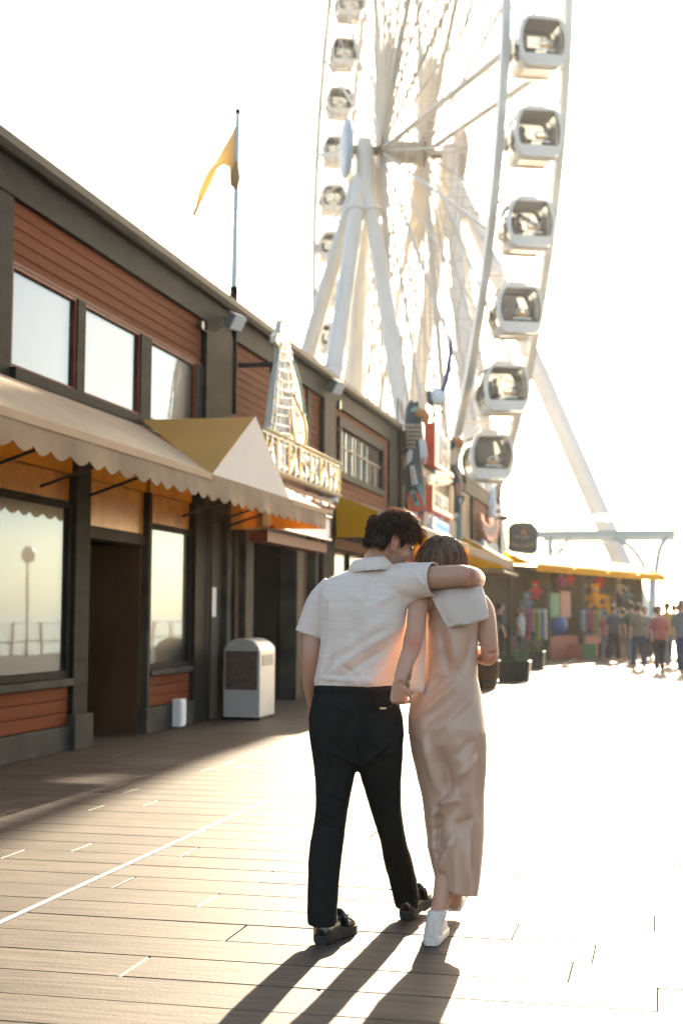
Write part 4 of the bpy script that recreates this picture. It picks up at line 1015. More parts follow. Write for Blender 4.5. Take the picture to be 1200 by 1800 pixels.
def blush(me, spots):
    co = mesh_co(me); v = np.zeros(len(co))
    for p, r, a in spots: v = np.maximum(v, a*np.exp(-((co-np.array(p))**2).sum(1)/r**2))
    # faint mottling over all the skin
    v = np.clip(v+np.array([.10*max(0, noise.noise(Vector(c)*14)) for c in co]), 0, 1)
    at2 = me.attributes.new('blush', 'FLOAT', 'POINT'); at2.data.foreach_set('value', np.ascontiguousarray(v, dtype=np.float32))
mSkinM = skin_material('skin_man', (.50, .27, .17), (.04, .025, .018)); mSkinW = skin_material('skin_woman', (.56, .31, .20))
mLip = M('lip', (.38, .13, .10), .5); mEye = M('eye_dark', (.02, .015, .012), .2)

HEAD = [(-.120, .082, .040, .022), (-.105, .092, .010, .040), (-.080, .096, -.020, .054), (-.055, .097, -.050, .061), (-.025, .095, -.075, .067), (0.0, .091, -.090, .071),
        (.03, .092, -.098, .0745), (.06, .093, -.100, .076), (.085, .084, -.094, .071), (.105, .064, -.078, .058), (.118, .034, -.050, .037), (.124, .0, -.02, .012)]
class Head:
    def __init__(s, c, fh, pitch, roll, k=1.0):
        f = Vector(fh).normalized(); side = f.cross(Z_).normalized()      # side = the person's right
        s.f = f*math.cos(pitch)-Z_*math.sin(pitch); s.u = Z_*math.cos(pitch)+f*math.sin(pitch)
        q = Matrix.Rotation(roll, 3, s.f); s.u = q @ s.u; s.r = q @ side; s.c = Vector(c); s.k = k
    def P(s, x, y, z): return s.c+(s.f*x+s.r*y+s.u*z)*s.k
    def local(s, co):
        d = (co-np.array(s.c))/s.k; return np.stack([d@np.array(s.f), d@np.array(s.r), d@np.array(s.u)], 1)
    def add(s, mb):
        rs = []
        for z, xf, xb, hw in HEAD:
            cx = (xf+xb)/2; rs.append(mb.ring(s.P(cx, 0, z), s.f*((xf-xb)/2*s.k), s.r*(hw*s.k), 32, 2.25))
        mb.loft(rs)
        # nose, brow, lips, chin, cheekbones
        A = (s.f, s.r, s.u)
        mb.tube([s.P(.086, 0, .035), s.P(.104, 0, .005), s.P(.122, 0, -.028)], [.011*s.k, .012*s.k, .014*s.k], 12)
        mb.ball(s.P(.117, 0, -.034), (.014*s.k, .017*s.k, .011*s.k), 12, 8, A)
        for q in (-1, 1):
            mb.ball(s.P(.084, q*.030, .036), (.012*s.k, .024*s.k, .009*s.k), 10, 8, A)
            mb.ball(s.P(.068, q*.046, -.02), (.026*s.k, .020*s.k, .02*s.k), 10, 8, A)
            mb.ball(s.P(.106, q*.012, -.036), (.010*s.k, .008*s.k, .008*s.k), 8, 6, A)
        mb.ball(s.P(.097, 0, -.064), (.010*s.k, .024*s.k, .007*s.k), 10, 8, A)
        mb.ball(s.P(.094, 0, -.076), (.010*s.k, .021*s.k, .007*s.k), 10, 8, A)
        mb.ball(s.P(.082, 0, -.104), (.016*s.k, .022*s.k, .014*s.k), 10, 8, A)
    def ears(s, mb):
        for q in (-1, 1):
            rim = []
            for t in np.linspace(-1.2, 4.5, 18):
                rim.append(s.P(-.014-.020*math.cos(t)*(1 if math.sin(t) > 0 else .7)-.007*math.sin(t), q*(.083+.012*max(0, math.cos(t))), -.006+.036*math.sin(t)))
            mb.tube(rim, .0055*s.k, 8)
            mb.ball(s.P(-.010, q*.078, -.006), (.019*s.k, .007*s.k, .033*s.k), 12, 8, (s.f, s.r, s.u))
            mb.ball(s.P(.002, q*.081, -.038), (.009*s.k, .006*s.k, .011*s.k), 8, 6, (s.f, s.r, s.u))

def hand(mb, wrist, pdir, across, nrm, curl, size=1.0, spread=.0):
    """palm plus five fingers. pdir: wrist to knuckles, across: towards the thumb, nrm: back of the hand"""
    p, a, n = Vector(pdir).normalized(), Vector(across).normalized(), Vector(nrm).normalized(); w = Vector(wrist); s = size
    mb.loft([mb.ring(w+p*(t*s), a*(hw*s), n*(th*s), 18, 2.5) for t, hw, th in ((-.01, .024, .020), (.02, .030, .018), (.055, .037, .016), (.085, .037, .014), (.095, .030, .010))])
    for k, (off, ln) in enumerate(((.029, .070), (.010, .078), (-.010, .073), (-.028, .058))):
        b = w+p*(.082*s)+a*(off*s); d = p.copy(); pts = [b-p*.02*s]; cur = b
        pts.append(cur)
        for j, fr in enumerate((.45, .32, .23)):
            ang = curl[j]; q = Matrix.Rotation(ang, 3, n.cross(p).normalized())
            d = q @ d; cur = cur+(d+a*(spread*(1.5-k)*.1))*ln*s*fr; pts.append(cur.copy())
        mb.tube(catmull(pts, 3), list(np.linspace(.0088, .0066, (len(pts)-1)*3+1)*s), 10)
        mb.ball(pts[-1], .0066*s, 8, 6)
    b = w+p*(.03*s)+a*(.026*s); t1 = b+(p*.6+a*.75-n*.25).normalized()*.036*s; t2 = t1+(p*.9+a*.15-n*.35).normalized()*.030*s; t3 = t2+(p*.9-a*.25-n*.3).normalized()*.024*s
    mb.tube(catmull([b-a*.02*s, b, t1, t2, t3], 3), list(np.linspace(.0135, .0075, 13)*s), 10); mb.ball(t3, .0075*s, 8, 6)

def strand_mesh(paths, r0, name, mat, parent, taper=.25):
    vs = []; fs = []
    for pts in paths:
        n0 = len(vs); L = len(pts)
        for i, p in enumerate(pts):
            d = (pts[min(i+1, L-1)]-pts[max(i-1, 0)]).normalized()
            x = d.orthogonal().normalized(); y = d.cross(x); r = r0*(1-(1-taper)*i/(L-1))
            for k in range(3):
                t = 2.0944*k; vs.append(p+x*(r*math.cos(t))+y*(r*math.sin(t)))
        for i in range(L-1):
            for k in range(3): fs.append((n0+i*3+k, n0+i*3+(k+1) % 3, n0+(i+1)*3+(k+1) % 3, n0+(i+1)*3+k))
    me = bpy.data.meshes.new(name); me.from_pydata([tuple(v) for v in vs], [], fs); me.shade_smooth(); me.materials.append(mat)
    return link_mesh(name, me, parent)

def loafer(mb_up, mb_sole, heel, fwd, pitch=0.0, L=.295, k=1.0):
    f = Vector((fwd[0], fwd[1], 0)).normalized(); s = Vector((f.y, -f.x, 0)); h = Vector(heel)
    f2 = f*math.cos(pitch)+Z_*math.sin(pitch); u = Z_*math.cos(pitch)-f*math.sin(pitch)
    W = [(0, .020), (.012, .029), (.04, .034), (.09, .034), (.14, .038), (.19, .047), (.23, .050), (.265, .043), (.285, .028), (.295, .010)]
    T = [(0, .050), (.012, .062), (.04, .068), (.09, .072), (.13, .076), (.16, .073), (.19, .062), (.23, .050), (.265, .040), (.285, .030), (.295, .018)]
    up = []
    for x in (0, .006, .02, .045, .08, .12, .15, .18, .21, .24, .265, .283, .293):
        w, = interp(W, x); t, = interp(T, x); z0 = .030
        ring = []
        for i in range(24):
            a = 2*math.pi*i/24; c, sn = math.cos(a), math.sin(a)
            yy = math.copysign(abs(c)**.8, c)*w*(1 if sn < 0 else (1-.25*sn)); zz = z0+(max(0, sn)**.75)*t if sn > 0 else z0-.006*abs(sn)
            ring.append(h+f2*x+s*yy+u*zz)
        up.append(ring)
    mb_up.loft(up)
    # moc apron ridge and strap
    mb_up.tube([h+f2*x+s*y+u*z for x, y, z in ((.15, .036, .075), (.20, .034, .088), (.245, .024, .076), (.262, 0, .068), (.245, -.024, .076), (.20, -.034, .088), (.15, -.036, .075))], .004, 6)
    mb_up.tube([h+f2*.150+s*y+u*z for y, z in ((.045, .045), (.040, .085), (.018, .105), (-.018, .105), (-.040, .085), (-.045, .045))], [(.004, .013)]*6, 8)
    rows = []
    for z, g in ((.0, .98), (.006, 1.07), (.030, 1.09), (.034, 1.04)):
        ring = []
        for x, sg in [(x, 1) for x in (0, .01, .03, .07, .12, .16, .2, .235, .27, .288, .297)]+[(x, -1) for x in (.297, .288, .27, .235, .2, .16, .12, .07, .03, .01, 0)]:
            w, = interp(W, min(x, .295)); ring.append(h+f2*(x*1.02-.003)+s*(sg*w*g)+u*z)
        rows.append(ring)
    mb_sole.loft(rows)
    # lugs and heel block
    for x in (.004, .022, .04, .058, .16, .18, .2, .22, .24, .26):
        w, = interp(W, x); mb_sole.obox(h+f2*(x+.005)+u*(-.004), f2*.006, s*(w*.98), u*.006)

def sneaker(mb, mb_sole, heel, fwd, ankle, pitch=0.0):
    f = Vector((fwd[0], fwd[1], 0)).normalized(); s = Vector((f.y, -f.x, 0)); h = Vector(heel)
    f2 = f*math.cos(pitch)+Z_*math.sin(pitch); u = Z_*math.cos(pitch)-f*math.sin(pitch)
    W = [(0, .018), (.01, .028), (.04, .034), (.1, .036), (.15, .042), (.2, .044), (.235, .034), (.255, .012)]
    T = [(0, .06), (.03, .07), (.07, .075), (.11, .075), (.15, .060), (.2, .046), (.24, .032), (.255, .018)]
    up = []
    for x in (0, .006, .02, .05, .09, .12, .16, .2, .23, .25):
        w, = interp(W, x); t, = interp(T, x); ring = []
        for i in range(24):
            a = 2*math.pi*i/24; c, sn = math.cos(a), math.sin(a)
            ring.append(h+f2*x+s*(math.copysign(abs(c)**.75, c)*w*(1 if sn < 0 else 1-.15*sn))+u*(.028+((max(0, sn)**.7)*t if sn > 0 else -.004)))
        up.append(ring)
    mb.loft(up)
    ank = Vector(ankle)
    base = h+f2*.056; top = ank-u*(ank-h).dot(u)
    rs = []
    H_ = (ank-h).dot(u)
    for t, rx, ry in ((.12, .060, .036), (.3, .058, .038), (.5, .054, .038), (.7, .050, .038), (.88, .048, .039), (.97, .048, .040), (1.0, .046, .038)):
        c = base.lerp(top, t**1.5)+u*(H_*t); rs.append(mb.ring(c, f2*rx, s*ry, 24))
    mb.loft(rs)
    rows = []
    for z, g in ((.0, 1.0), (.004, 1.08), (.030, 1.10), (.034, 1.03)):
        ring = []
        for x, sg in [(x, 1) for x in (0, .01, .03, .07, .12, .16, .2, .235, .255)]+[(x, -1) for x in (.255, .235, .2, .16, .12, .07, .03, .01, 0)]:
            w, = interp(W, x); ring.append(h+f2*(x*1.03-.004)+s*(sg*w*g)+u*z)
        rows.append(ring)
    mb_sole.loft(rows)

# ------------------------------------------------------------------ MAN
YM = 5.85
mhead = Head(at(685, 953, 5.87), E_*math.cos(R(24))+A_*math.sin(R(24)), R(24), R(6), 1.0)
b = MB()
b.loft([PR(b, 612, 700, 1008, YM, .055), PR(b, 585, 712, 1020, YM, .078), PR(b, 570, 714, 1040, YM, .095), PR(b, 572, 712, 1090, YM, .11), PR(b, 572, 704, 1150, YM, .10), PR(b, 566, 688, 1200, YM, .10), PR(b, 562, 690, 1250, YM, .085), PR(b, 562, 690, 1300, YM, .080), PR(b, 580, 675, 1335, YM, .05)])
PT(b, [(646, 1018, 5.86), (658, 995, 5.87), (672, 972, 5.88), (682, 955, 5.88)], [.085, .062, .058, .06])
mhead.add(b); mhead.ears(b)
# left arm to the trouser pocket
PT(b, [(580, 1040, 5.86), (563, 1075, 5.85), (550, 1115, 5.835), (546, 1160, 5.82), (546, 1200, 5.86), (551, 1238, 5.92)], [.055, .050, .045, .040, .036, .026])
hand(b, at(551, 1236, 5.92), at(560, 1275, 5.99)-at(551, 1236, 5.92), E_, -A_*.5-E_*.4, (.25, .35, .3), .98)
# right arm across her shoulders, forearm folding round to the front
PT(b, [(690, 1022, 5.86), (725, 1017, 5.83), (765, 1015, 5.80), (805, 1012, 5.79), (822, 1013, 5.80)], [.058, .054, .049, .045, .043])
PT(b, [(819, 1013, 5.80), (829, 1015, 5.85), (836, 1019, 5.97), (826, 1026, 6.10), (806, 1036, 6.17)], [.043, .042, .040, .034, .028])
hand(b, at(806, 1036, 6.17), at(785, 1060, 6.19)-at(806, 1036, 6.17), Z_*.6-E_*.3, A_*.9+Z_*.2, (.4, .5, .4), .98)
# legs under the cloth down to the ankles
PT(b, [(592, 1300, 5.86), (588, 1380, 5.84), (581, 1460, 5.80), (568, 1550, 5.755), (566, 1640, 5.71), (566, 1652, 5.71)], [.070, .062, .048, .042, .036, .038])
PT(b, [(662, 1300, 5.87), (668, 1380, 5.93), (686, 1460, 6.03), (704, 1530, 6.17), (717, 1588, 6.27), (718, 1606, 6.28)], [.070, .062, .048, .040, .034, .038])
me = remesh(b, 'person', .0058, 5, .5)
co = mhead.local(mesh_co(me)); x, y, z = co.T
msk = np.clip((-.028-z)/.03, 0, 1)*np.clip((x-.0)/.03, 0, 1)*(z > -.15)*(np.abs(y) < .09); msk = np.maximum(msk, ((z < -.03) & (z > -.10) & (x > -.01) & (x < .05)).astype(float)*.7*(np.abs(y) > .03)*(np.abs(y) < .09))
a_ = me.attributes.new('beard', 'FLOAT', 'POINT'); a_.data.foreach_set('value', np.ascontiguousarray(msk*.9, dtype=np.float32))
blush(me, [(mhead.P(-.012, .08, -.004), .026, .65), (mhead.P(.09, .03, -.03), .03, .3), (mhead.P(.115, 0, -.03), .02, .4), (at(828, 1012, 5.78), .045, .35), (at(546, 1165, 5.80), .05, .25)])
me.materials.append(mSkinM); man = link_mesh('person', me)
tag(man, 'man in white polo shirt and black trousers walking away, arm round the woman', 'person')
# eye, brow, lips
for q in (1,):
    MB().ball(mhead.P(.083, .031*q, .014), (.012, .014, .007), 12, 8, (mhead.f, mhead.r, mhead.u)).build('eye', mEye, man, smooth=True)
mHairM = M('hair_dark_brown', (.026, .018, .012), .6, spec=.2, col2=(.006, .004, .003), vscale=70)
mHairMs = M('hair_strand_dark', (.032, .021, .014), .45, spec=.4, col2=(.006, .004, .003), vscale=70, trans=.5, tcol=(.7, .38, .16))
brow = []
rg = random.Random(3)
for q in (-1, 1):
    for i in range(60):
        t = rg.random(); p0 = mhead.P(.096-.020*t, q*(.016+.034*t), .037+.008*math.sin(t*3)+rg.uniform(-.004, .004)); brow.append([p0, p0+(mhead.r*q*.009+mhead.u*.003+mhead.f*.002)])
strand_mesh(brow, .0011, 'eyebrow', mHairM, man)
MB().tube([mhead.P(.104, -.018, -.070), mhead.P(.108, 0, -.069), mhead.P(.104, .018, -.070)], .0045, 8).build('lips', mLip, man, smooth=True)

# hair: cap plus strands combed back and over the forehead
def skull_r(d):
    a = .096 if d[0] > 0 else .102; return 1/math.sqrt((d[0]/a)**2+(d[1]/.0775)**2+((d[2])/(.114 if d[2] > 0 else .12))**2)
def man_hair(h, parent):
    cap = MB(); rows = []; nz, nt = 16, 40
    for i in range(nz+1):
        el = math.pi/2-i/nz*(math.pi/2+.72); ring = []
        for j in range(nt):
            az = 2*math.pi*j/nt; front = math.cos(az)
            lim = -.60 if front < -.45 else (.55 if front > .75 else (.30 if front > .1 else .12))
            lim = max(lim, .42) if abs(math.sin(az)) > .6 and -.4 < front < .15 else lim; e2 = max(el, lim) if front > -.9 else max(el, -.62)
            d = (math.cos(e2)*math.cos(az), math.cos(e2)*math.sin(az), math.sin(e2))
            rr = skull_r(d)+(.012+.010*max(0, d[2])+.005*noise.noise(Vector(d)*5))*(1 if el >= lim else .1)
            ring.append(h.P(d[0]*rr, d[1]*rr, d[2]*rr+.008))
        rows.append(ring)
    cap.loft(rows, (True, False)).build('hair', mHairM, parent, smooth=True)
    paths = []; rg = random.Random(5); n = 0
    while n < 5200:
        v = Vector((rg.gauss(0, 1), rg.gauss(0, 1), rg.gauss(0, 1))).normalized()
        fr = v.x
        lim = -.55 if fr < -.38 else (.60 if fr > .58 else (.30 if fr > .1 else .16))
        if abs(v.y) > .75 and .16 < fr < .34: lim = -.12            # sideburn
        if abs(v.y) > .55 and -.42 < fr < .14: lim = max(lim, .36)       # clear of the ear
        if v.z < lim: continue
        rr = skull_r(v)+.006; p = Vector((v.x*rr, v.y*rr, v.z*rr+.008)); nrm = v
        top = max(0, v.z)
        ph = rg.uniform(0, 6.28)+noise.noise(v*3)*5
        comb = Vector((-.2 if v.z < .45 else (1.0 if v.x > .1 else .15), .55*v.y+.25*noise.noise(v*4+Vector((5, 0, 0))), -1.0 if v.z < .6 else .05))
        ln = (.020+.048*top+(.010 if v.x > .35 and v.z > .4 else 0))*rg.uniform(.7, 1.2); lift = .30+.42*top
        pts = []; K = 6; q = p.copy()
        for s in range(K):
            pts.append(h.P(*q)); nn = q.normalized(); t = comb-nn*comb.dot(nn); t.normalize()
            wv = Vector((math.sin(ph+s*1.3), math.cos(ph*1.3+s*1.1), math.sin(ph*.7+s*1.2)))*.38
            st = t*(.75+.2*s/K)+nn*(lift*(1-s/K*1.35))+wv
            if v.x > .55 and s > 3: st += Vector((.1, 0, -.6))
            q = q+st.normalized()*(ln/(K-1))
        paths.append(pts); n += 1
    strand_mesh(paths, .0014, 'hair_strands', mHairMs, parent)
    locks = []
    for i in range(0, len(paths), 11):
        p = paths[i]; c = p[0]; locks.append(catmull([c]+[c+(q-c)*1.18 for q in p[1:]], 2))
    strand_mesh(locks, .0048, 'hair_locks', mHairM, parent, .08)
man_hair(mhead, man)

# ---- polo shirt
mPolo = M('white_slub_knit', (.86, .70, .59), .85, var=.11, vscale=15, bump=.2, bscale=60, stretch=(.6, .6, 6), sheen=.3, trans=.10, tcol=(.9, .75, .6))
b = MB()
tors = [(1001, 618, 692, 5.865, .050), (1006, 606, 702, 5.86, .068), (1016, 582, 712, 5.855, .088), (1030, 567, 716, 5.85, .104), (1050, 563, 715, 5.84, .117), (1075, 564, 714, 5.835, .125), (1100, 567, 712, 5.835, .128),
        (1130, 566, 706, 5.84, .126), (1160, 562, 699, 5.845, .124), (1185, 557, 693, 5.85, .126), (1198, 554, 689, 5.85, .127), (1206, 555, 687, 5.85, .122), (1216, 560, 684, 5.85, .112)]
b.loft([PR(b, l, r, y, Y, t, 56, 2.35) for y, l, r, Y, t in tors])
PT(b, [(590, 1032, 5.855), (570, 1056, 5.855), (556, 1084, 5.85), (545, 1115, 5.845)], [.062, .066, .064, .062])
hemL = at(545, 1115, 5.845); hemLn = (at(545, 1115, 5.845)-at(556, 1084, 5.85)).normalized()
PT(b, [(672, 1026, 5.86), (705, 1022, 5.85), (735, 1020, 5.83), (763, 1018, 5.805)], [.075, .078, .074, .069])
# cloth hanging under the raised arm
PT(b, [(700, 1060, 5.85), (718, 1048, 5.84), (744, 1036, 5.82)], [.030, .034, .022])
hemR = at(763, 1018, 5.805); hemRn = (at(763, 1018, 5.805)-at(735, 1020, 5.83)).normalized()
me = remesh(b, 'polo_shirt', .0065, 10, .5)
S = lambda a, b_, w, amp, Y=5.73: (at(a[0], a[1], Y), at(b_[0], b_[1], Y), w, amp)
crease(me, [S((705, 1095), (570, 1190), .016, .0055), S((708, 1120), (585, 1200), .012, -.005), S((700, 1075), (590, 1150), .020, .004), S((712, 1140), (640, 1205), .012, .004),
            S((600, 1035), (650, 1062), .018, .004), S((655, 1066), (705, 1030), .014, .0045), S((690, 1002), (700, 1040), .007, .005), S((702, 1000), (716, 1040), .006, -.005), S((712, 1000), (728, 1036), .006, .005), S((676, 1008), (680, 1040), .007, -.004),
            S((725, 1004), (748, 1034), .008, .004), S((572, 1060), (566, 1120), .010, -.007), S((575, 1140), (560, 1195), .010, .005), S((590, 1150), (565, 1200), .009, -.005), S((610, 1200), (690, 1205), .008, .004), S((556, 1192), (690, 1198), .008, .005),
            S((620, 1080), (640, 1180), .03, -.005), S((600, 1165), (640, 1205), .01, -.004), S((648, 1010), (648, 1060), .02, -.004), S((550, 1070), (545, 1110), .008, .005), S((560, 1080), (556, 1118), .007, -.004)], 2.7)
rgs = random.Random(21); fine = []
for k in range(34):      # fine pulls fanning from the raised arm and bunching over the waistband
    if k < 18:
        x0, y0 = rgs.uniform(690, 712), rgs.uniform(1055, 1120); an = R(rgs.uniform(120, 165)); ln = rgs.uniform(35, 90)
    else:
        x0, y0 = rgs.uniform(565, 685), rgs.uniform(1196, 1206); an = R(rgs.uniform(215, 300)); ln = rgs.uniform(12, 34)
    fine.append(S((x0, y0), (x0+ln*math.cos(an), y0+ln*math.sin(an)), rgs.uniform(.0045, .008), rgs.choice((-1, 1))*rgs.uniform(.0008, .0017)))
crease(me, fine, 2.0)
wobble(me, 9, .0028, (1, 1, 1), 3); wobble(me, 24, .0013, (1, 1, 1.6), 9)
open_caps(me, [(hemL, hemLn, .016, .085), (hemR, hemRn, .016, .09)])
me.materials.append(mPolo); shirt = link_mesh('polo_shirt', me, man)
sd = shirt.modifiers.new('thick', 'SOLIDIFY'); sd.thickness = .003; sd.offset = 0
# hems and collar
def hemring(c, n, r, up, k=1.0):
    n = n.normalized(); x = n.cross(Vector(up)).normalized(); y = x.cross(n)
    return MB().loft([MB().ring(c+n*t, x*(r+o), y*(r*k+o), 40) for t, o in ((-.016, .0015), (-.015, .004), (.002, .0042), (.003, .0015))], (False, False))
hemring(hemL, hemLn, .0600, (0, 1, 0)).build('sleeve_hem', mPolo, shirt, smooth=True)
hemring(hemR, hemRn, .0670, (0, 0, 1)).build('sleeve_hem', mPolo, shirt, smooth=True)
cb = MB(); K = 48; cc = at(653, 997, 5.862); rows = []
for rad, zz in ((.068, .010), (.070, .034), (.0735, .040), (.080, .034), (.094, .008), (.102, -.016), (.100, -.017), (.086, .004)):
    ring = []
    for i in range(K):
        t = 2*math.pi*i/K; fr = math.sin(t)       # +sin = away from viewer (front of the man)
        ring.append(cc+E_*(rad*1.0*math.cos(t))+A_*(rad*.98*math.sin(t)-.004)+Z_*(zz-.010*math.cos(t)*-1-(.018*max(0, fr))))
    rows.append(ring)
cb.loft(rows, (False, False)); cme = cb.mesh('collar', True); wobble(cme, 14, .004, (1, 1, 1), 2); cme.materials.append(mPolo); link_mesh('collar', cme, shirt)

# ---- trousers
mTrou = M('black_twill', (.019, .0195, .0165), .85, var=.3, vscale=8, bump=.12, bscale=150, spec=.10)
b = MB()
b.loft([PR(b, l, r, y, Y, t, 56, 2.4) for y, l, r, Y, t in [(1203, 557, 686, 5.85, .122), (1215, 555, 690, 5.85, .125), (1235, 549, 699, 5.845, .130), (1260, 544, 706, 5.845, .132), (1290, 545, 708, 5.845, .128), (1315, 549, 706, 5.85, .115), (1335, 556, 700, 5.855, .098), (1347, 575, 685, 5.86, .07)]])
def trouser_leg(rows):
    b.loft([PR(b, l, r, y, Y, t, 36, 2.2) for y, l, r, Y, t in rows])
for px in (594, 661): b.ball(at(px, 1283, 5.80), (.080, .085, .105), 20, 12, (E_, A_, Z_))
trouser_leg([(1275, 549, 632, 5.84, .118), (1290, 547, 632, 5.84, .120), (1320, 549, 630, 5.84, .119), (1350, 553, 626, 5.84, .110), (1385, 556, 619, 5.835, .097), (1420, 556, 612, 5.825, .090), (1450, 552, 607, 5.815, .085), (1480, 546, 603, 5.80, .080), (1520, 542, 598, 5.775, .076), (1560, 540, 595, 5.755, .074), (1600, 540, 592, 5.735, .073), (1626, 541, 590, 5.72, .073)])
trouser_leg([(1275, 622, 705, 5.845, .117), (1290, 622, 707, 5.85, .118), (1320, 624, 707, 5.86, .115), (1350, 629, 706, 5.89, .102), (1385, 639, 705, 5.92, .095), (1420, 650, 705, 5.96, .088), (1450, 659, 708, 6.00, .082), (1480, 668, 714, 6.05, .078), (1510, 674, 724, 6.11, .075), (1540, 681, 731, 6.17, .073), (1570, 689, 734, 6.23, .071), (1596, 696, 735, 6.27, .070)])
me = remesh(b, 'trousers', .0068, 9, .5)
S2 = lambda a, b_, w, amp, Y=5.75: (at(a[0], a[1], Y), at(b_[0], b_[1], Y), w, amp)
crease(me, [S2((627, 1345), (560, 1300), .012, .005), S2((627, 1352), (690, 1300), .012, .005), S2((627, 1215), (628, 1340), .007, -.006), S2((705, 1310), (670, 1330), .008, .005), S2((706, 1360), (660, 1385), .009, .006), S2((704, 1385), (665, 1400), .008, -.005), S2((704, 1405), (670, 1420), .008, .006), S2((706, 1425), (676, 1440), .008, -.005), S2((555, 1420), (590, 1435), .008, .006), S2((552, 1445), (590, 1455), .008, -.005),
            S2((548, 1300), (580, 1330), .009, .005), S2((546, 1320), (575, 1350), .009, -.004), S2((575, 1480), (566, 1620), .014, .005), S2((700, 1490), (716, 1590), .012, .005), S2((545, 1600), (588, 1612), .008, .004), S2((733, 1560), (705, 1580), .008, .005), S2((731, 1535), (700, 1556), .008, -.004), S2((640, 1400), (700, 1370), .010, .004), S2((612, 1410), (580, 1390), .010, .004)], 2.8)
wobble(me, 10, .004, (1, 1, .6), 4); wobble(me, 28, .0015, (1, 1, 1), 6)
me.materials.append(mTrou); tro = link_mesh('trousers', me, man)
wbnd = MB(); wbnd.loft([PR(wbnd, l, r, y, 5.85, t, 56, 2.4) for y, l, r, t in ((1203, 555.5, 687.5, .1245), (1204, 554.5, 688.5, .127), (1217, 553.5, 691.5, .130), (1218, 555, 690, .128))], (False, False)).build('waistband', mTrou, tro, smooth=True)
def seam_strip(pts, w, name, mat):
    MB().tube([at(*p) for p in pts], w, 6).build(name, mat, tro)
seam_strip([(643, 1247, 5.705), (665, 1246, 5.706), (690, 1243, 5.716)], .0035, 'pocket_welt', mTrou); seam_strip([(570, 1243, 5.715), (595, 1246, 5.705), (615, 1247, 5.703)], .0035, 'pocket_welt', mTrou)
MB().obox(at(673, 1245, 5.700), E_*.0125, A_*.0015, Z_*.0035).build('metal_tag', M('gold_tag', (.55, .42, .22), .35, metal=.7), tro)
seam_strip([(698, 1222, 5.78), (703, 1250, 5.76), (702, 1275, 5.755)], .003, 'pocket_welt', mTrou)

# ---- loafers
mLeath = M('black_polished_leather', (.010, .010, .011), .22, bump=.08, bscale=60, coat=.5, spec=.6); mSole = M('black_rubber_sole', (.014, .013, .012), .65)
def put_loafer(heelpx, heelY, toe_dir, pitch, z0):
    h = at(heelpx[0], heelpx[1], heelY); h.z = z0
    u_, s_ = MB(), MB(); loafer(u_, s_, h, toe_dir, pitch)
    o = u_.build('shoe', mLeath, man, smooth=True); s_.build('sole', mSole, o)
    return o
put_loafer((562, 1664, ), 5.662, E_*.42+A_*.90, 0.0, .006)
put_loafer((712, 1618), 6.19, E_*.36+A_*.93, .10, .012)

# ------------------------------------------------------------------ WOMAN
YW = 5.95
whead = Head(at(776, 998, 5.985), A_*.97-E_*.18, R(18), R(-4), .95)
b = MB()
b.loft([PR(b, 765, 830, 1034, YW, .045), PR(b, 752, 842, 1046, YW, .065), PR(b, 752, 840, 1080, YW, .085), PR(b, 757, 834, 1130, YW, .085), PR(b, 757, 828, 1185, YW, .080), PR(b, 740, 838, 1240, YW, .095), PR(b, 735, 842, 1290, YW, .10), PR(b, 745, 838, 1340, YW, .085)])
PT(b, [(790, 1045, 5.95), (784, 1025, 5.955), (779, 1005, 5.97)], [.07, .05, .048])
whead.add(b); whead.ears(b)
# left arm reaching back to his hip
PT(b, [(757, 1056, 5.93), (737, 1062, 5.87), (731, 1095, 5.815), (727, 1128, 5.775)], [.042, .043, .040, .036])
PT(b, [(727, 1126, 5.775), (721, 1145, 5.755), (710, 1172, 5.715), (701, 1198, 5.685)], [.0365, .037, .031, .0235])
hand(b, at(700, 1199, 5.683), at(698, 1235, 5.690)-at(700, 1199, 5.683), E_*.8+A_*.2, -A_*.85-E_*.35, (.95, 1.0, .7), .88)
# right arm bent forward
PT(b, [(838, 1056, 5.95), (850, 1075, 5.94), (856, 1110, 5.93), (860, 1145, 5.935)], [.045, .045, .041, .037])
PT(b, [(860, 1143, 5.935), (857, 1155, 5.96), (840, 1150, 6.06), (820, 1140, 6.14)], [.036, .037, .032, .024])
hand(b, at(820, 1140, 6.14), -E_*.8+Z_*.2, Z_, A_, (.3, .4, .3), .88)
# legs
PT(b, [(768, 1310, 5.94), (778, 1380, 5.94), (784, 1450, 5.925), (784, 1520, 5.885), (778, 1570, 5.85), (769, 1605, 5.825), (764, 1630, 5.81)], [.075, .065, .050, .046, .040, .031, .034])
PT(b, [(812, 1310, 5.95), (814, 1380, 5.98), (812, 1450, 6.03), (805, 1520, 6.11), (799, 1570, 6.22), (797, 1590, 6.26)], [.075, .065, .050, .044, .034, .034])
me = remesh(b, 'person', .0055, 5, .5); blush(me, [(at(729, 1130, 5.74), .040, .7), (at(862, 1158, 5.92), .05, .45), (at(705, 1222, 5.70), .03, .5), (at(775, 1590, 5.83), .05, .2)])
me.materials.append(mSkinW); wom = link_mesh('person', me)
tag(wom, 'woman in champagne satin dress with knit over her shoulders walking beside the man', 'person')

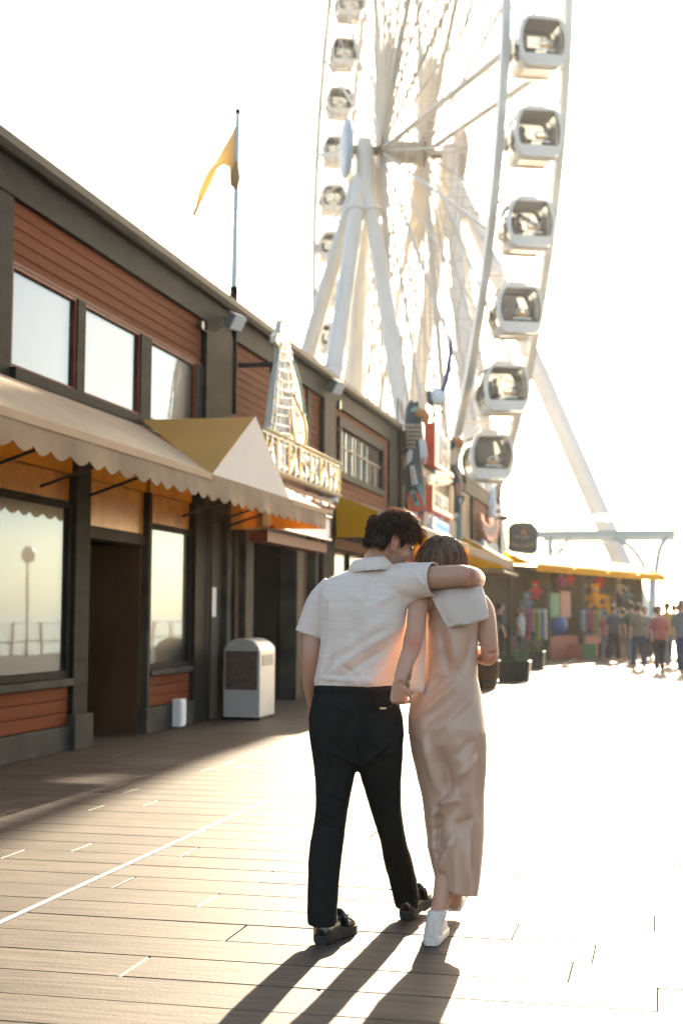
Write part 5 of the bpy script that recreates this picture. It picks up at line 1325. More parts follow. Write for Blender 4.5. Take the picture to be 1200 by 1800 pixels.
# ---- satin dress
def satin():
    mt = M('champagne_satin', (.62, .385, .26), .37, var=.06, vscale=5, bump=.05, bscale=30, sheen=.1, spec=.7, trans=.14, tcol=(.8, .42, .22), aniso=.4, coat=.08); return mt
mSatin = satin()
dl = [(1040, 764), (1050, 756), (1060, 754), (1080, 752), (1100, 750), (1140, 747), (1170, 742), (1200, 731), (1230, 721), (1260, 716), (1290, 716), (1320, 722), (1350, 731), (1380, 738), (1400, 742), (1440, 745), (1460, 748), (1490, 749), (1520, 756), (1552, 765)]
dr = [(1040, 832), (1050, 842), (1060, 845), (1080, 845), (1100, 843), (1130, 840), (1160, 838), (1190, 839), (1220, 845), (1260, 852), (1300, 855), (1340, 855), (1400, 852), (1460, 850), (1500, 846), (1540, 842), (1569, 838)]
dth = [(1040, .055), (1060, .078), (1100, .100), (1150, .098), (1190, .096), (1230, .112), (1270, .128), (1310, .130), (1360, .122), (1420, .130), (1480, .145), (1560, .155)]
dY = [(1040, 5.95), (1100, 5.945), (1190, 5.945), (1270, 5.94), (1350, 5.945), (1450, 5.95), (1560, 5.955)]
b = MB(); rows = []
NR = 150
for i in range(NR+1):
    yl = 1042+(1552-1042)*i/NR; yr = 1042+(1569-1042)*i/NR
    l, = interp(dl, yl); r_, = interp(dr, yr); th, = interp(dth, yl); Y, = interp(dY, yl)
    a, c = at(l, yl, Y), at(r_, yr, Y); ctr = (a+c)/2; hw = (c-a)/2; ring = []
    v = i/NR
    for k in range(120):
        t = 2*math.pi*k/120; ct, st = math.cos(t), math.sin(t); e = 2/2.25
        x = math.copysign(abs(ct)**e, ct); yv = math.copysign(abs(st)**e, st)
        rip = 1+max(0, v-.45)*.16*math.sin(5*t+2.5*v+.8)+max(0, v-.55)*.10*math.sin(9*t+6*v)
        butt = -.012*math.exp(-((yl-1278)/40)**2)*max(0, -st)
        ring.append(ctr+hw*x+A_*(yv*th*rip+butt))
    rows.append(ring)
b.loft(rows, (True, False))
me = b.mesh('dress', True)
D = lambda a, b_, w, amp, Y=5.83: (at(a[0], a[1], Y), at(b_[0], b_[1], Y), w, amp)
crease(me, [D((722, 1235), (765, 1180), .010, .006), D((730, 1250), (785, 1188), .009, -.005), D((738, 1262), (805, 1195), .011, .006), D((750, 1275), (825, 1200), .010, -.004), D((768, 1285), (838, 1215), .013, .005), D((745, 1170), (775, 1130), .012, .004),
            D((793, 1190), (797, 1300), .0035, -.003), D((797, 1300), (806, 1400), .0035, -.003), D((806, 1400), (802, 1480), .0035, -.003),
            D((770, 1105), (785, 1180), .018, -.006), D((790, 1100), (800, 1170), .016, .005), D((830, 1110), (815, 1180), .014, -.005),
            D((775, 1320), (792, 1400), .026, -.014), D((745, 1300), (770, 1390), .022, .009), D((800, 1390), (775, 1430), .018, .012), D((812, 1310), (822, 1420), .030, .008), D((845, 1300), (838, 1440), .018, -.007),
            D((806, 1405), (780, 1412), .010, .008), D((770, 1420), (765, 1500), .016, -.012), D((800, 1465), (772, 1545), .013, .011), D((800, 1450), (830, 1440), .014, -.008), D((745, 1445), (768, 1425), .010, .008), D((748, 1465), (770, 1455), .009, -.007), D((748, 1485), (775, 1500), .010, .007), D((815, 1470), (822, 1560), .016, .008), D((835, 1450), (830, 1560), .012, -.007), D((790, 1490), (796, 1560), .012, -.008), D((757, 1520), (768, 1550), .008, .006),
            D((840, 1330), (800, 1370), .012, .005), D((800, 1330), (830, 1300), .014, -.004)], 2.5)
wobble(me, 7, .010, (1, 1, .45), 12); wobble(me, 18, .0035, (1.4, 1, .5), 21)
me.materials.append(mSatin); dress = link_mesh('dress', me, wom)
sd = dress.modifiers.new('thick', 'SOLIDIFY'); sd.thickness = .002; sd.offset = -1
for p0 in ((757, 1052), (838, 1050)):   # shoulder straps over the top
    MB().tube([at(p0[0], p0[1]+16, 5.87), at(p0[0]+(2 if p0[0] < 800 else -2), 1040, 5.90), at(p0[0]+(4 if p0[0] < 800 else -4), 1036, 5.95), at(p0[0]+(4 if p0[0] < 800 else -4), 1046, 6.01)], [(.022, .006)]*4, 10).build('shoulder_strap', mSatin, dress, smooth=True)

# ---- ribbed knit draped over her shoulders
def rib_mat():
    mt = M('ribbed_knit', (.74, .60, .50), .9, var=.06, vscale=12, bump=.1, bscale=120, sheen=.4, trans=.1, tcol=(.9, .7, .5)); return mt
mRib = rib_mat()
def cape():
    # columns left -> right, rows: from the front over the shoulder down the back to the hem
    cols = [  # (front px,py,Y), (top), (upper back), (hem)
        [(752, 1075, 6.04), (748, 1036, 5.985), (751, 1028, 5.90), (757, 1045, 5.845), (771, 1072, 5.815), (786, 1101, 5.806)],
        [(766, 1070, 6.05), (762, 1030, 5.99), (764, 1022, 5.90), (771, 1045, 5.822), (783, 1072, 5.800), (798, 1099, 5.800)],
        [(786, 1060, 6.04), (782, 1020, 5.98), (783, 1016, 5.89), (790, 1045, 5.815), (800, 1070, 5.800), (812, 1097, 5.800)],
        [(806, 1060, 6.04), (804, 1020, 5.98), (806, 1016, 5.89), (812, 1044, 5.815), (820, 1068, 5.802), (828, 1094, 5.802)],
        [(826, 1070, 6.04), (826, 1030, 5.98), (828, 1022, 5.90), (832, 1043, 5.825), (838, 1064, 5.812), (844, 1089, 5.810)],
        [(842, 1075, 6.03), (842, 1036, 5.99), (845, 1028, 5.92), (850, 1043, 5.865), (854, 1062, 5.845), (858, 1083, 5.838)]]
    grid = [catmull([at(*p) for p in c], 10) for c in cols]
    nr = len(grid[0]); G = []
    for r in range(nr): G.append(catmull([g[r] for g in grid], 34))
    nc = len(G[0]); vs = []; fs = []
    for r in range(nr):
        for c in range(nc):
            p = G[r][c]; rib = .0022*math.cos(2*math.pi*c/4.6)
            vs.append(p-A_*(rib+.004*math.sin(c*.085+r*.07)+.007*noise.noise(p*9)*min(1, r/20)))
    for r in range(nr-1):
        for c in range(nc-1): q = r*nc+c; fs.append((q, q+1, q+nc+1, q+nc))
    me = bpy.data.meshes.new('draped_knit'); me.from_pydata([tuple(v) for v in vs], [], fs); me.shade_smooth(); me.materials.append(mRib)
    o = link_mesh('draped_knit', me, wom); s = o.modifiers.new('t', 'SOLIDIFY'); s.thickness = .006; s.offset = -1
    # rolled hem and the loose sleeve end by her elbow
    MB().tube([G[-1][c] for c in range(0, nc, 6)], .0055, 8).build('knit_hem', mRib, o, smooth=True)
    MB().tube([G[r][0] for r in range(12, nr, 3)], .005, 8).build('knit_hem', mRib, o, smooth=True)
    sl = MB(); sl.loft([sl.ring(at(x, y, Y), E_*w+Z_*(-.25*w), A_*.012, 20, 3) for x, y, Y in ((741, 1075, 5.90), (740, 1130, 5.865), (737, 1170, 5.85), (733, 1205, 5.845), (731, 1217, 5.845)) for w in ([.020 if y < 1150 else (.024 if y < 1190 else .031)])])
    me = sl.mesh('sleeve_end', True); wobble(me, 20, .004, (1, 1, 1), 5); me.materials.append(mRib); link_mesh('sleeve_end', me, o)
cape()

# ---- her hair: smooth fall from the crown
mHairW = M('hair_mid_brown', (.26, .165, .10), .5, spec=.3, col2=(.03, .018, .011), vscale=110, stretch=(1, 1, .06))
mHairWs = M('hair_strand_brown', (.34, .22, .135), .4, spec=.5, col2=(.035, .02, .012), vscale=110, stretch=(1, 1, .06), trans=.5, tcol=(.95, .58, .28))
hrows = [(941.5, 770, 786, .012), (944, 762, 793, .03), (950, 753, 801, .055), (958, 745, 808, .075), (968, 738, 813, .090), (980, 733, 817, .098), (994, 729.5, 819, .098), (1006, 731, 818, .090), (1020, 738, 812, .074), (1036, 748, 806, .05)]
hb = MB(); hb.loft([PR(hb, l+2, r-2, y, 5.975, t-.004, 40, 2.1) for y, l, r, t in hrows])
hme = hb.mesh('hair', True); wobble(hme, 40, .0025, (1.6, 1.6, .15), 4); hme.materials.append(mHairW); hair = link_mesh('hair', hme, wom)
def woman_strands():
    rg = random.Random(8); paths = []
    ys = [r[0] for r in hrows]
    for i in range(3600):
        t0 = rg.uniform(0, 2*math.pi)
        if rg.random() < .35: t0 = rg.uniform(math.pi*.95, 2*math.pi*1.02)
        y0 = 942+rg.random()**1.6*30; y1 = rg.uniform(985, 1040); off = rg.uniform(-.001, .005); pts = []; ph = rg.uniform(0, 6)
        stray = rg.random() < .06
        for k in range(8):
            y = y0+(y1-y0)*k/7; l, r_, th = interp(hrows, y)
            t = t0+.10*math.sin(ph+k*.5)*.3+(k/7)*.10*math.cos(t0)
            o2 = off+(rg.uniform(0, .004) if stray else 0)+(.012*(k/7)**2*abs(math.cos(t0)) if stray else 0)
            c = at((l+r_)/2, y, 5.975); hw = (at(r_, y, 5.975)-at(l, y, 5.975)).length/2
            pts.append(c+E_*((hw+o2)*math.cos(t))+A_*((th+o2)*math.sin(t)))
        paths.append(pts)
    for i in range(110):     # loose wisps in front of her face, catching the light
        x0 = rg.uniform(728, 748) if i % 3 else rg.uniform(808, 824); y0 = rg.uniform(955, 985); d = rg.uniform(-6, 9)*(-1 if x0 < 780 else 1); ph = rg.uniform(0, 6)
        paths.append([at(x0+d*(k/5)**2+1.5*math.sin(ph+k), y0+k*rg.uniform(5, 8), 5.99+.02*math.sin(ph)) for k in range(6)])
    strand_mesh(paths, .0010, 'hair_strands', mHairWs, wom)
    strand_mesh(paths[0:3600:12], .0042, 'hair_locks', mHairW, wom, .35)
woman_strands()

# ---- sneakers
mSneak = M('white_canvas', (.72, .63, .55), .75, var=.1, vscale=12, bump=.12, bscale=90); mRub = M('white_rubber', (.70, .61, .52), .5, var=.12, vscale=20)
def put_sneaker(px, Y, fwd, pitch, z0, ank):
    h = at(px[0], px[1], Y); h.z = z0; u_, s_ = MB(), MB(); sneaker(u_, s_, h, fwd, ank, pitch)
    me = remesh(u_, 'shoe', .0045, 3); wobble(me, 30, .003, (1, 1, 1), 3); me.materials.append(mSneak); o = link_mesh('shoe', me, wom)
    s_.build('sole', mRub, o, smooth='auto')
    f = Vector((fwd[0], fwd[1], 0)).normalized(); s = Vector((f.y, -f.x, 0))
    MB().obox(h+f*(-.003)+Z_*.07, f*.004, s*.010, Z_*.035).build('heel_tab', mSneak, o, bevel=.003)
    for q in (-1, 1):    # lace loops at the front of the ankle
        p = Vector(ank)+f*.05-Z_*.02; MB().tube(catmull([p, p+s*(.03*q)+Z_*.012, p+s*(.045*q)-Z_*.012, p+s*(.02*q)-Z_*.02], 4), .0022, 6).build('lace', mSneak, o, smooth=True)
put_sneaker((757, 1664), 5.755, A_*.97+E_*.20, .0, .004, at(769, 1598, 5.822))
put_sneaker((797, 1608), 6.24, A_*.98+E_*.15, .12, .045, at(799, 1562, 6.285))
# ================================================================== FAR END OF THE PIER
mKred = M('kiosk_red_counter', (.35, .07, .04), .6, var=.2, vscale=2); mKdark = M('stall_dark_brown', (.075, .06, .04), .8, var=.3, vscale=2)  # mKdark: own dark brown of stall walls, also for crate and soil
mGreen = M('green_panel', (.08, .28, .13), .6); mRose = M('rose_panel', (.50, .26, .19), .7); mBallB = M('blue_ball', (.03, .13, .40), .35); mBallT = M('turquoise', (.04, .38, .52), .4)
mPlO = M('orange_plush', (.75, .34, .02), .9, bump=.3, bscale=20); mPlG = M('grey_plush', (.42, .42, .42), .9); mPlR = M('red_plush', (.55, .05, .07), .9); mPlV = M('violet_plush', (.35, .05, .28), .9); mPlB = M('steel_blue_plush', (.12, .20, .30), .9)
# the stalls stand in a row that recedes to the right
KP0 = at(896, 1100, 43.0); KP0.z = 0; KP1 = at(1130, 1100, 55.0); KP1.z = 0
kd = (KP1-KP0).normalized(); kn = Vector((kd.y, -kd.x, 0)); KL = (KP1-KP0).length
def K(t, off, z): return KP0+kd*t+kn*off+Vector((0, 0, z))
def onK(px, py, off=0.0):
    """point of the vertical plane through the stall fronts, shifted towards the viewer by off"""
    d = FW + RT*((px-600.0)/FPX) + UP*((900.0-py)/FPX); o = Vector((0, 0, CAM_H)); p = KP0+kn*off
    return o + d*((p-o).dot(kn)/d.dot(kn))
def kbox(name, mat, e, t0, t1, o0, o1, z0, z1, bevel=0): return MB().obox(K((t0+t1)/2, (o0+o1)/2, (z0+z1)/2), kd*((t1-t0)/2), kn*((o1-o0)/2), Vector((0, 0, (z1-z0)/2))).build(name, mat, e, bevel=bevel)
NSt = 4; SL = KL/NSt
for i, lab in enumerate(('nearest souvenir stall with yellow awning beyond the planters', 'second souvenir stall with yellow awning and the green board', 'third souvenir stall hung with orange toys under yellow awning', 'farthest souvenir stall at the right end of the yellow awnings')):
    t0, t1 = i*SL+.03, (i+1)*SL-.03
    kk = empty('souvenir_stall', K((t0+t1)/2, -.8, 0)); tag(kk, lab, 'stall', 'souvenir stalls at the pier end')
    dp = min(2.4, (K(t0, 0, 0).x-(WX+.16))/kn.x)
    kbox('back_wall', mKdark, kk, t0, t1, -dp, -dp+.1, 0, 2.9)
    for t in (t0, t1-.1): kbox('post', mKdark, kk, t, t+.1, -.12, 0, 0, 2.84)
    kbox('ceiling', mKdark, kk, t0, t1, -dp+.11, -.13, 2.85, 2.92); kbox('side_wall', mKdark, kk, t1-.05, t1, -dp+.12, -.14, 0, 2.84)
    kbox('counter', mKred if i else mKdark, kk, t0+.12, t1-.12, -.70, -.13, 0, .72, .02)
    aw3 = sheet([K(t0-.02, -.2, 3.32), K(t1+.02, -.2, 3.32), K(t1+.02, .85, 2.92), K(t0-.02, .85, 2.92)], .01, 12, 6, .03, i*2.0).build('awning', mYel, kk, smooth='auto')
    MB().quad(K(t0-.02, .855, 2.93), K(t1+.02, .855, 2.93), K(t1+.02, .865, 2.70), K(t0-.02, .865, 2.70)).build('awning_valance', mYel, aw3)
    MB().add([K(t0-.02, -.2, 3.31), K(t0-.02, .85, 2.915), K(t0-.02, -.2, 2.915)], [(0, 1, 2)]).build('awning_end', mYel, aw3)
    for t in (t0+.05, t1-.05): MB().tube([K(t, -.1, 2.5), K(t, .82, 2.88)], .02, 6).build('awning_strut', mBar, aw3)
def panel(name, label, l, t, r, b_, off, mat, cat='panel'):
    a, c = onK(l, b_, off), onK(r, t, off); e = empty(name, a); tag(e, label, cat, None)
    ctr = (a+c)/2; hw = abs((c-a).dot(kd))/2; hh = abs(c.z-a.z)/2
    MB().obox(ctr, kd*hw, kn*.03, Vector((0, 0, hh))).build('board', mat, e, bevel=.01); MB().obox(ctr-kn*.05, kd*(hw+.04), kn*.015, Vector((0, 0, hh+.04))).build('backing', mKdark, e)
    MB().tube([ctr-kn*.05+Vector((0, 0, hh)), Vector((ctr.x, ctr.y, 2.86))], .015, 6).build('hanger', mBar, e)
panel('display_panel', 'green display board hanging in the second stall', 962, 1043, 981, 1085, -.2, mGreen); panel('display_panel', 'rose display board hanging beside the green one', 984, 1040, 1001, 1085, -.2, mRose)
def ball_toy(px, py, r, mat, mat2, label):
    c = onK(px, py, -.42); c.z = .72+r
    e = empty('beach_ball', c); tag(e, label, 'ball')
    for k in range(6):
        vs = []; fs = []; n = 5; m_ = 10
        for j in range(m_+1):
            for i in range(n+1):
                ph = 2*math.pi*(k+i/n)/6; th = math.pi*j/m_; vs.append(c+Vector((math.sin(th)*math.cos(ph), math.sin(th)*math.sin(ph), math.cos(th)))*r)
        for j in range(m_):
            for i in range(n): q = j*(n+1)+i; fs.append((q, q+1, q+n+2, q+n+1))
        MB().add(vs, fs).build('gore', mat if k % 3 else mat2, e, smooth=True)
ball_toy(978, 1112, .36, mBallB, mBallT, 'big blue and turquoise ball on the red stall counter')
def plush(px, py, Y, s, mat, label):
    c = onK(px, py, Y); e = empty('plush_toy', c); tag(e, label, 'plush toy', 'toys hanging in the stall')
    b = MB(); b.ball(c, (.16*s, .13*s, .19*s), 12, 8).ball(c+Vector((0, -.02, .25*s)), (.13*s, .12*s, .12*s), 12, 8)
    for q in (-1, 1): b.ball(c+Vector((q*.09*s, 0, .36*s)), .05*s, 8, 6); b.tube([c+Vector((q*.1*s, 0, .08*s)), c+Vector((q*.25*s, -.03, -.02*s))], .05*s, 8); b.tube([c+Vector((q*.08*s, 0, -.14*s)), c+Vector((q*.13*s, -.1*s, -.26*s))], .06*s, 8)
    me = remesh(b, 'body', .02, 2); me.materials.append(mat); link_mesh('body', me, e)
    MB().tube([c+Vector((0, 0, .34*s)), Vector((c.x, c.y, 2.87))], .008, 5).build('string', mBar, e)
    MB().ball(c+Vector((0, -.12*s, .23*s)), (.05*s, .04*s, .035*s), 8, 6).build('muzzle', mWht, e)
for px, py, s, mt, lab in ((1044, 1052, 1.25, mPlO, 'large orange plush toy hanging in the middle of the stall'), (1066, 1068, 1.15, mPlO, 'orange plush toy hanging right of the largest one'), (1018, 1030, .9, mPlG, 'grey plush toy hanging high beside the rose board'),
                       (985, 1022, .8, mPlV, 'violet plush toy hanging highest on the left of the stall'), (1000, 1018, .75, mPlR, 'red plush toy hanging under the awning near the violet one'), (1052, 1022, .8, mPlR, 'red plush toy hanging above the large orange one'),
                       (1085, 1032, .9, mPlG, 'grey plush toy hanging right of the red one'), (1100, 1048, .95, mPlB, 'steel blue plush toy hanging near the right stall post'), (1030, 1085, .8, mPlB, 'steel blue plush toy hanging low under the orange ones'), (1090, 1085, .8, mPlG, 'grey plush toy hanging low on the right'), (940, 1040, .8, mPlR, 'red plush toy hanging in the nearest stall'), (925, 1060, .8, mPlB, 'steel blue plush toy hanging in the nearest stall')):
    plush(px, py, -.3, s*1.1, mt, lab)
# racks of shirts standing out in front
mSh = [M('cloth_%d' % i, c, .85) for i, c in enumerate(((.55, .30, .03), (.05, .25, .40), (.45, .06, .05), (.10, .30, .14), (.55, .50, .42), (.30, .08, .30), (.60, .42, .06), (.06, .09, .20)))]
def rack(px, Y, n, label, seed):
    c = onK(px, 1150, Y); Y = c.y; e = empty('shirt_rack', (c.x, Y, 0)); tag(e, label, 'clothes rack'); rg = random.Random(seed); W_ = n*.085
    MB().tube([(c.x-W_/2-.05, Y, 1.62), (c.x+W_/2+.05, Y, 1.62)], .018, 6).build('rail', mBar, e)
    for s in (-1, 1):
        MB().tube([(c.x+s*(W_/2+.05), Y, 0.03), (c.x+s*(W_/2+.05), Y, 1.62)], .018, 6).build('post', mBar, e); MB().bar((c.x+s*(W_/2+.05), Y-.28, .02), (c.x+s*(W_/2+.05), Y+.28, .02), .04, .03).build('foot', mBar, e)
    for i in range(n):
        x = c.x-W_/2+(i+.5)*.085; h = rg.uniform(.62, .95); w = .23; t = rg.uniform(.02, .035); y0 = Y+rg.uniform(-.03, .03)
        b = MB(); b.prism([(x-t, y0-w, 1.46), (x-t, y0-.07, 1.58), (x-t, y0+.07, 1.58), (x-t, y0+w, 1.46), (x-t, y0+w*.85, 1.3), (x-t, y0+w*.8, 1.58-h), (x-t, y0-w*.8, 1.58-h), (x-t, y0-w*.85, 1.3)], (2*t, 0, 0)).build('shirt', mSh[(i*3+seed) % 8], e, bevel=.01)
rack(1040, .8, 9, 'rack of bright shirts before the third stall', 1); rack(938, .9, 9, 'rack of shirts before the nearest stall', 4); rack(1110, .8, 9, 'rack of shirts before the farthest stall', 6)
# crates along the counter foot
for i, (px, mt, lab) in enumerate(((1010, mKred, 'red crate on the deck left before the stall counter'), (1036, mGreen, 'green crate on the deck before the stall counter'), (1062, mKdark, 'dark crate on the deck right before the stall counter'))):
    c = onK(px, 1150, .35); c.z = 0; e = empty('crate', (c.x, c.y, 0)); tag(e, lab, 'crate')
    for z in (.05, .2, .35): MB().box(c.x-.22, c.x+.22, c.y-.16, c.y-.14, z, z+.11).build('slat', mt, e); 
    MB().box(c.x-.21, c.x+.21, c.y-.139, c.y+.15, .0, .44).build('body', mt, e)

# ---- planter boxes and barrel standing before the shops
def planter(px0, px1, pyb, h, Y, label):
    a, c = at(px0, pyb, Y), at(px1, pyb, Y); e = empty('planter_box', ((a.x+c.x)/2, Y, 0)); tag(e, label, 'planter')
    MB().loft([[(a.x+s, Y+s, z), (c.x-s, Y+s, z), (c.x-s, Y+.6-s, z), (a.x+s, Y+.6-s, z)] for s, z in ((.04, .0), (0, h), (.03, h), (.05, h-.06))]).build('box', mBlk, e)
    MB().box(a.x+.05, c.x-.05, Y+.05, Y+.55, h-.07, h-.06).build('soil', mKdark, e)
    b = MB(); rg = random.Random(px0)
    for k in range(60):
        p = Vector((rg.uniform(a.x+.06, c.x-.06), Y+rg.uniform(.08, .5), h-.05)); d = Vector((rg.uniform(-.5, .5), rg.uniform(-.5, .5), 1)).normalized()*rg.uniform(.12, .35); s = d.cross(Vector((rg.uniform(-1, 1), rg.uniform(-1, 1), 0))).normalized()*.03
        b.add([p-s*.3, p+d*.5-s, p+d, p+d*.5+s], [(0, 1, 2, 3)])
    o = b.build('foliage', M('planter_leaf', (.05, .09, .03), .6, var=.4, vscale=6), e); o['kind'] = 'stuff'
planter(872, 930, 1200, .42, 29.5, 'low black planter box on the bright deck right of the woman'); planter(905, 955, 1175, .45, 36.5, 'second black planter box farther along the shop fronts')
def barrel(px, py, label):
    Y = 26.5; c = at(px, py, Y); c.z = 0; e = empty('barrel', c); tag(e, label, 'barrel')
    MB().loft([MB().ring(c+Z3*z, E3*r, A3*r, 24) for z, r in ((0, .2), (.2, .245), (.42, .26), (.64, .245), (.84, .2))]).build('staves', mBrown, e, smooth='auto')
    for z, r in ((.12, .233), (.62, .253)): MB().tube([c+Z3*z, c+Z3*(z+.05)], r, 24).build('hoop', mBlack, e, smooth='auto')
barrel(852, 1215, 'dark barrel half hidden behind the elbow of the woman')

# ---- people near the stall
def walker(px, Y, h, top, legs, hair, label, turn=0.0, stride=.18, bag=None):
    base = at(px, 1150, Y); base.z = 0; f = Vector((math.sin(turn), math.cos(turn), 0)); s = Vector((f.y, -f.x, 0)); k = h/1.75
    P_ = lambda x, y, z: base+(s*x+f*y+Z3*z)*k
    b = MB(); b.loft([b.ring(P_(0, 0, z), s*w*k, f*t*k, 16, 2.3) for z, w, t in ((.82, .15, .10), (.95, .165, .11), (1.1, .145, .09), (1.3, .18, .105), (1.42, .17, .09), (1.48, .07, .06))])
    b.tube([P_(0, 0, 1.44), P_(0, .01, 1.56)], .055*k, 10); b.ball(P_(0, .02, 1.64), (.078*k, .095*k, .118*k), 12, 8, (s, f, Z3))
    b.ball(P_(0, .12, 1.62), (.014*k, .02*k, .02*k), 8, 6, (s, f, Z3))
    for q in (-1, 1):
        b.tube([P_(q*.17, 0, 1.40), P_(q*.22, -.02*q, 1.15), P_(q*.21, .08*q, .92), P_(q*.20, .10*q, .80)], [.05*k, .043*k, .035*k, .03*k], 10)
        b.tube([P_(q*.09, 0, .86), P_(q*.09, q*stride*.5, .48), P_(q*.09, q*stride-.03, .08)], [.085*k, .06*k, .042*k], 12); b.tube([P_(q*.09, q*stride-.07, .045), P_(q*.10, q*stride+.13, .035)], [.042*k, .035*k], 10)
    me = remesh(b, 'person', .018, 3); me.materials.append(mSkinBG); o = link_mesh('person', me); tag(o, label, 'person', None)
    c = MB(); c.loft([c.ring(P_(0, 0, z), s*w*k, f*t*k, 18, 2.3) for z, w, t in ((.86, .185, .13), (1.1, .17, .115), (1.3, .205, .13), (1.42, .19, .11), (1.475, .085, .075))])
    for q in (-1, 1): c.tube([P_(q*.15, 0, 1.40), P_(q*.225, -.02*q, 1.14)], [.068*k, .058*k], 12)
    me = remesh(c, 'shirt', .02, 2); wobble(me, 8, .015); me.materials.append(top); link_mesh('shirt', me, o)
    c = MB(); c.loft([c.ring(P_(0, 0, z), s*w*k, f*t*k, 16, 2.3) for z, w, t in ((.72, .17, .12), (.85, .185, .125), (.96, .165, .115))])
    for q in (-1, 1): c.tube([P_(q*.09, 0, .84), P_(q*.09, q*stride*.5, .48), P_(q*.09, q*stride-.03, .10)], [.10*k, .078*k, .07*k], 12)
    me = remesh(c, 'trousers', .02, 2); wobble(me, 8, .012); me.materials.append(legs); link_mesh('trousers', me, o)
    hb = MB().ball(P_(0, -.01, 1.675), (.09*k, .105*k, .105*k), 12, 8, (s, f, Z3)); me = hb.mesh('hair', True); wobble(me, 20, .012); me.materials.append(hair); link_mesh('hair', me, o)
mSkinBG = M('skin_far', (.50, .28, .18), .6)
mN = M('navy_cloth', (.03, .05, .09), .8); mKh = M('khaki_cloth', (.26, .21, .13), .8); mGr = M('grey_cloth', (.16, .17, .17), .8); mOl = M('olive_cloth', (.09, .11, .06), .8); mOr = M('ochre_cloth', (.50, .27, .06), .8); mDk = M('dark_cloth', (.025, .025, .028), .8); mPr = M('pale_cloth', (.5, .45, .42), .8)
mRoseC = M('rose_cloth', (.42, .12, .11), .8); mHb = M('far_hair_dark', (.02, .014, .01), .6); mHl = M('far_hair_brown', (.10, .06, .03), .6)
walker(1078, 44.0, 1.72, mN, mDk, mHb, 'person in navy top before the third stall', .4)
walker(1110, 43.0, 1.78, mOl, mGr, mHl, 'person in olive top before the farthest stall', -.2)
walker(1133, 45.5, 1.66, mGr, mDk, mHb, 'person in grey top just right of the farthest stall', 2.9)
walker(1172, 40.0, 1.74, mOr, mGr, mHl, 'person in ochre top on the bright deck', -.3)
walker(1193, 41.5, 1.70, mN, mKh, mHb, 'person in navy top and khaki trousers at the right picture edge', 2.6)
walker(1152, 46.5, 1.68, mPr, mN, mHl, 'person in pale top behind the ochre top', .6)
walker(1096, 46.2, 1.6, mDk, mKh, mHb, 'person in black top and khaki trousers close to the farthest stall', 1.1, .1)
walker(1184, 48.5, 1.76, mOl, mDk, mHb, 'person in olive top far off at the right picture edge', .2)
walker(1122, 38.5, 1.70, mKh, mN, mHl, 'person in khaki top standing nearest, left of the ochre top', .3)
walker(1158, 36.0, 1.62, mRoseC, mDk, mHb, 'person in rose top walking this way on the bright deck', 3.0)
walker(1198, 35.0, 1.75, mGr, mN, mHb, 'person in grey top cut by the right picture edge', 2.8)
walker(1064, 45.2, 1.55, mRoseC, mGr, mHl, 'short person in rose top facing the third stall', .1, .08)
walker(878, 38.5, 1.70, mDk, mDk, mHb, 'person in black in the shade of the shop fronts', 1.2, .1)
walker(915, 41.0, 1.62, mPr, mN, mHl, 'person in pale top before the nearest stall', -1.4, .1)

# ---- glazed canopy on curved brackets
YC = 62.0
gc = empty('glass_canopy', at(1150, 1120, YC)); tag(gc, 'pale steel and glass canopy with curved brackets behind the stall', 'canopy')
mSteel = M('pale_green_steel', (.50, .56, .54), .45, var=.1, vscale=2)
def cbar(name, pts, r, Y=YC, n=8): return MB().tube(catmull([at(x, y, Y) for x, y in pts], 6) if len(pts) > 2 else [at(x, y, Y) for x, y in pts], r, n).build(name, mSteel, gc, smooth='auto')
for Y in (YC, YC+2.6):
    a, c = at(945, 938, YC), at(1186, 938, YC); dz = 0
    MB().box(a.x, c.x, Y-.08, Y+.08, a.z-.2, a.z+.12).build('beam', mSteel, gc)
a, c = at(945, 930, YC), at(1192, 930, YC)
for i in range(7):
    x = a.x+(c.x-a.x)*i/6; MB().bar((x, YC-.6, a.z+.25), (x, YC+3.2, a.z+.75), .07, .1).build('rafter', mSteel, gc)
mCanG = M('frosted_glass', (.55, .66, .66), .2, alpha=.45)
for i in range(6):
    x0, x1 = a.x+(c.x-a.x)*i/6+.05, a.x+(c.x-a.x)*(i+1)/6-.05
    MB().prism([(x0, YC-.65, a.z+.32), (x1, YC-.65, a.z+.32), (x1, YC+3.2, a.z+.82), (x0, YC+3.2, a.z+.82)], (0, 0, .02)).build('glass_panel', mCanG, gc)
cbar('curved_bracket', [(1078, 943), (1108, 962), (1128, 990), (1138, 1015)], .10); cbar('curved_bracket', [(1172, 943), (1160, 962), (1154, 990), (1152, 1020)], .11)
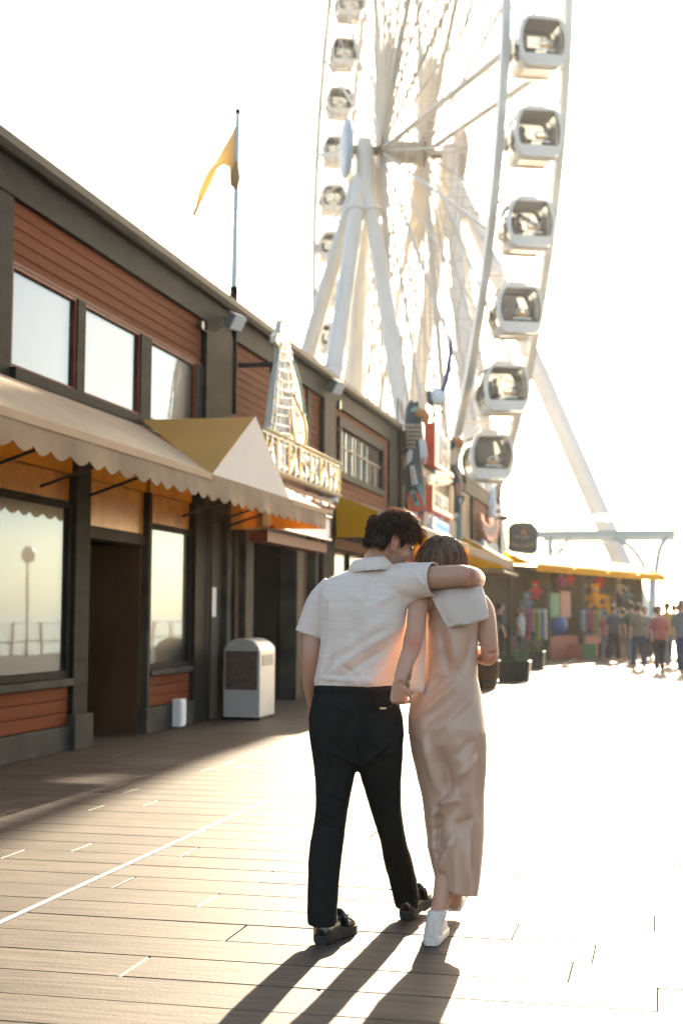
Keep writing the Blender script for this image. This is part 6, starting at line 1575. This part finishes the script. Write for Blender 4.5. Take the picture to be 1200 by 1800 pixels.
MB().tube([at(1146, 1118, YC), at(1146, 1005, YC)], .16, 12).build('column', mSteel, gc, smooth='auto'); MB().tube([at(968, 1118, YC), at(966, 943, YC)], .12, 12).build('column', mSteel, gc, smooth='auto')
cbar('strut', [(1000, 943), (972, 988)], .08); cbar('strut', [(966, 968), (996, 967)], .07); cbar('strut', [(985, 967), (966, 990)], .06)
MB().tube([at(1140, 903, YC+2), at(1192, 935, YC-.6)], .05, 8).build('edge_bar', mSteel, gc)

# ---- railing and globe lamps along the water side (they show in the window glass)
mRail = M('rail_dark', (.03, .035, .035), .5, metal=.3); mGlobe = M('lamp_globe', (.62, .62, .58), .35)
rl = empty('pier_railing', (8.3, 40, 0)); tag(rl, 'dark steel pier railing along the water reflected in the windows', 'railing')
for z in (.45, 1.05): MB().tube([(8.3, 22, z), (8.3, 64, z)], .03, 6).build('rail', mRail, rl)
for y in np.arange(22, 64.1, 2.1): MB().box(8.26, 8.34, y-.04, y+.04, 0, 1.08).build('rail_post', mRail, rl)
for y, lab in ((33, 'nearest globe lamp on the water side railing'), (41, 'middle globe lamp on the water side railing'), (50, 'farthest globe lamp on the water side railing')):
    e = empty('globe_lamp', (7.9, y, 0)); tag(e, lab, 'lamp post', 'globe lamps by the water')
    MB().tube([(7.9, y, 0), (7.9, y, .3), (7.9, y, 2.9)], [.09, .05, .04], 10).build('post', mRail, e, smooth='auto'); MB().ball((7.9, y, 3.15), .27, 18, 12).build('globe', mGlobe, e, smooth=True)
# ================================================================== sea haze in front of the low sun
hz = bpy.data.materials.new('sea_haze'); hz.use_nodes = True; nt = hz.node_tree; nt.nodes.clear()
pv = nt.nodes.new('ShaderNodeVolumePrincipled'); ou = nt.nodes.new('ShaderNodeOutputMaterial'); nt.links.new(pv.outputs[0], ou.inputs['Volume'])
pv.inputs['Color'].default_value = (1.0, .97, .92, 1); pv.inputs['Density'].default_value = .00011; pv.inputs['Anisotropy'].default_value = .72
hb_ = MB().box(-3100, 3100, -3100, 3100, -4.0, 56).build('haze', hz); tag(hb_, kind='stuff')
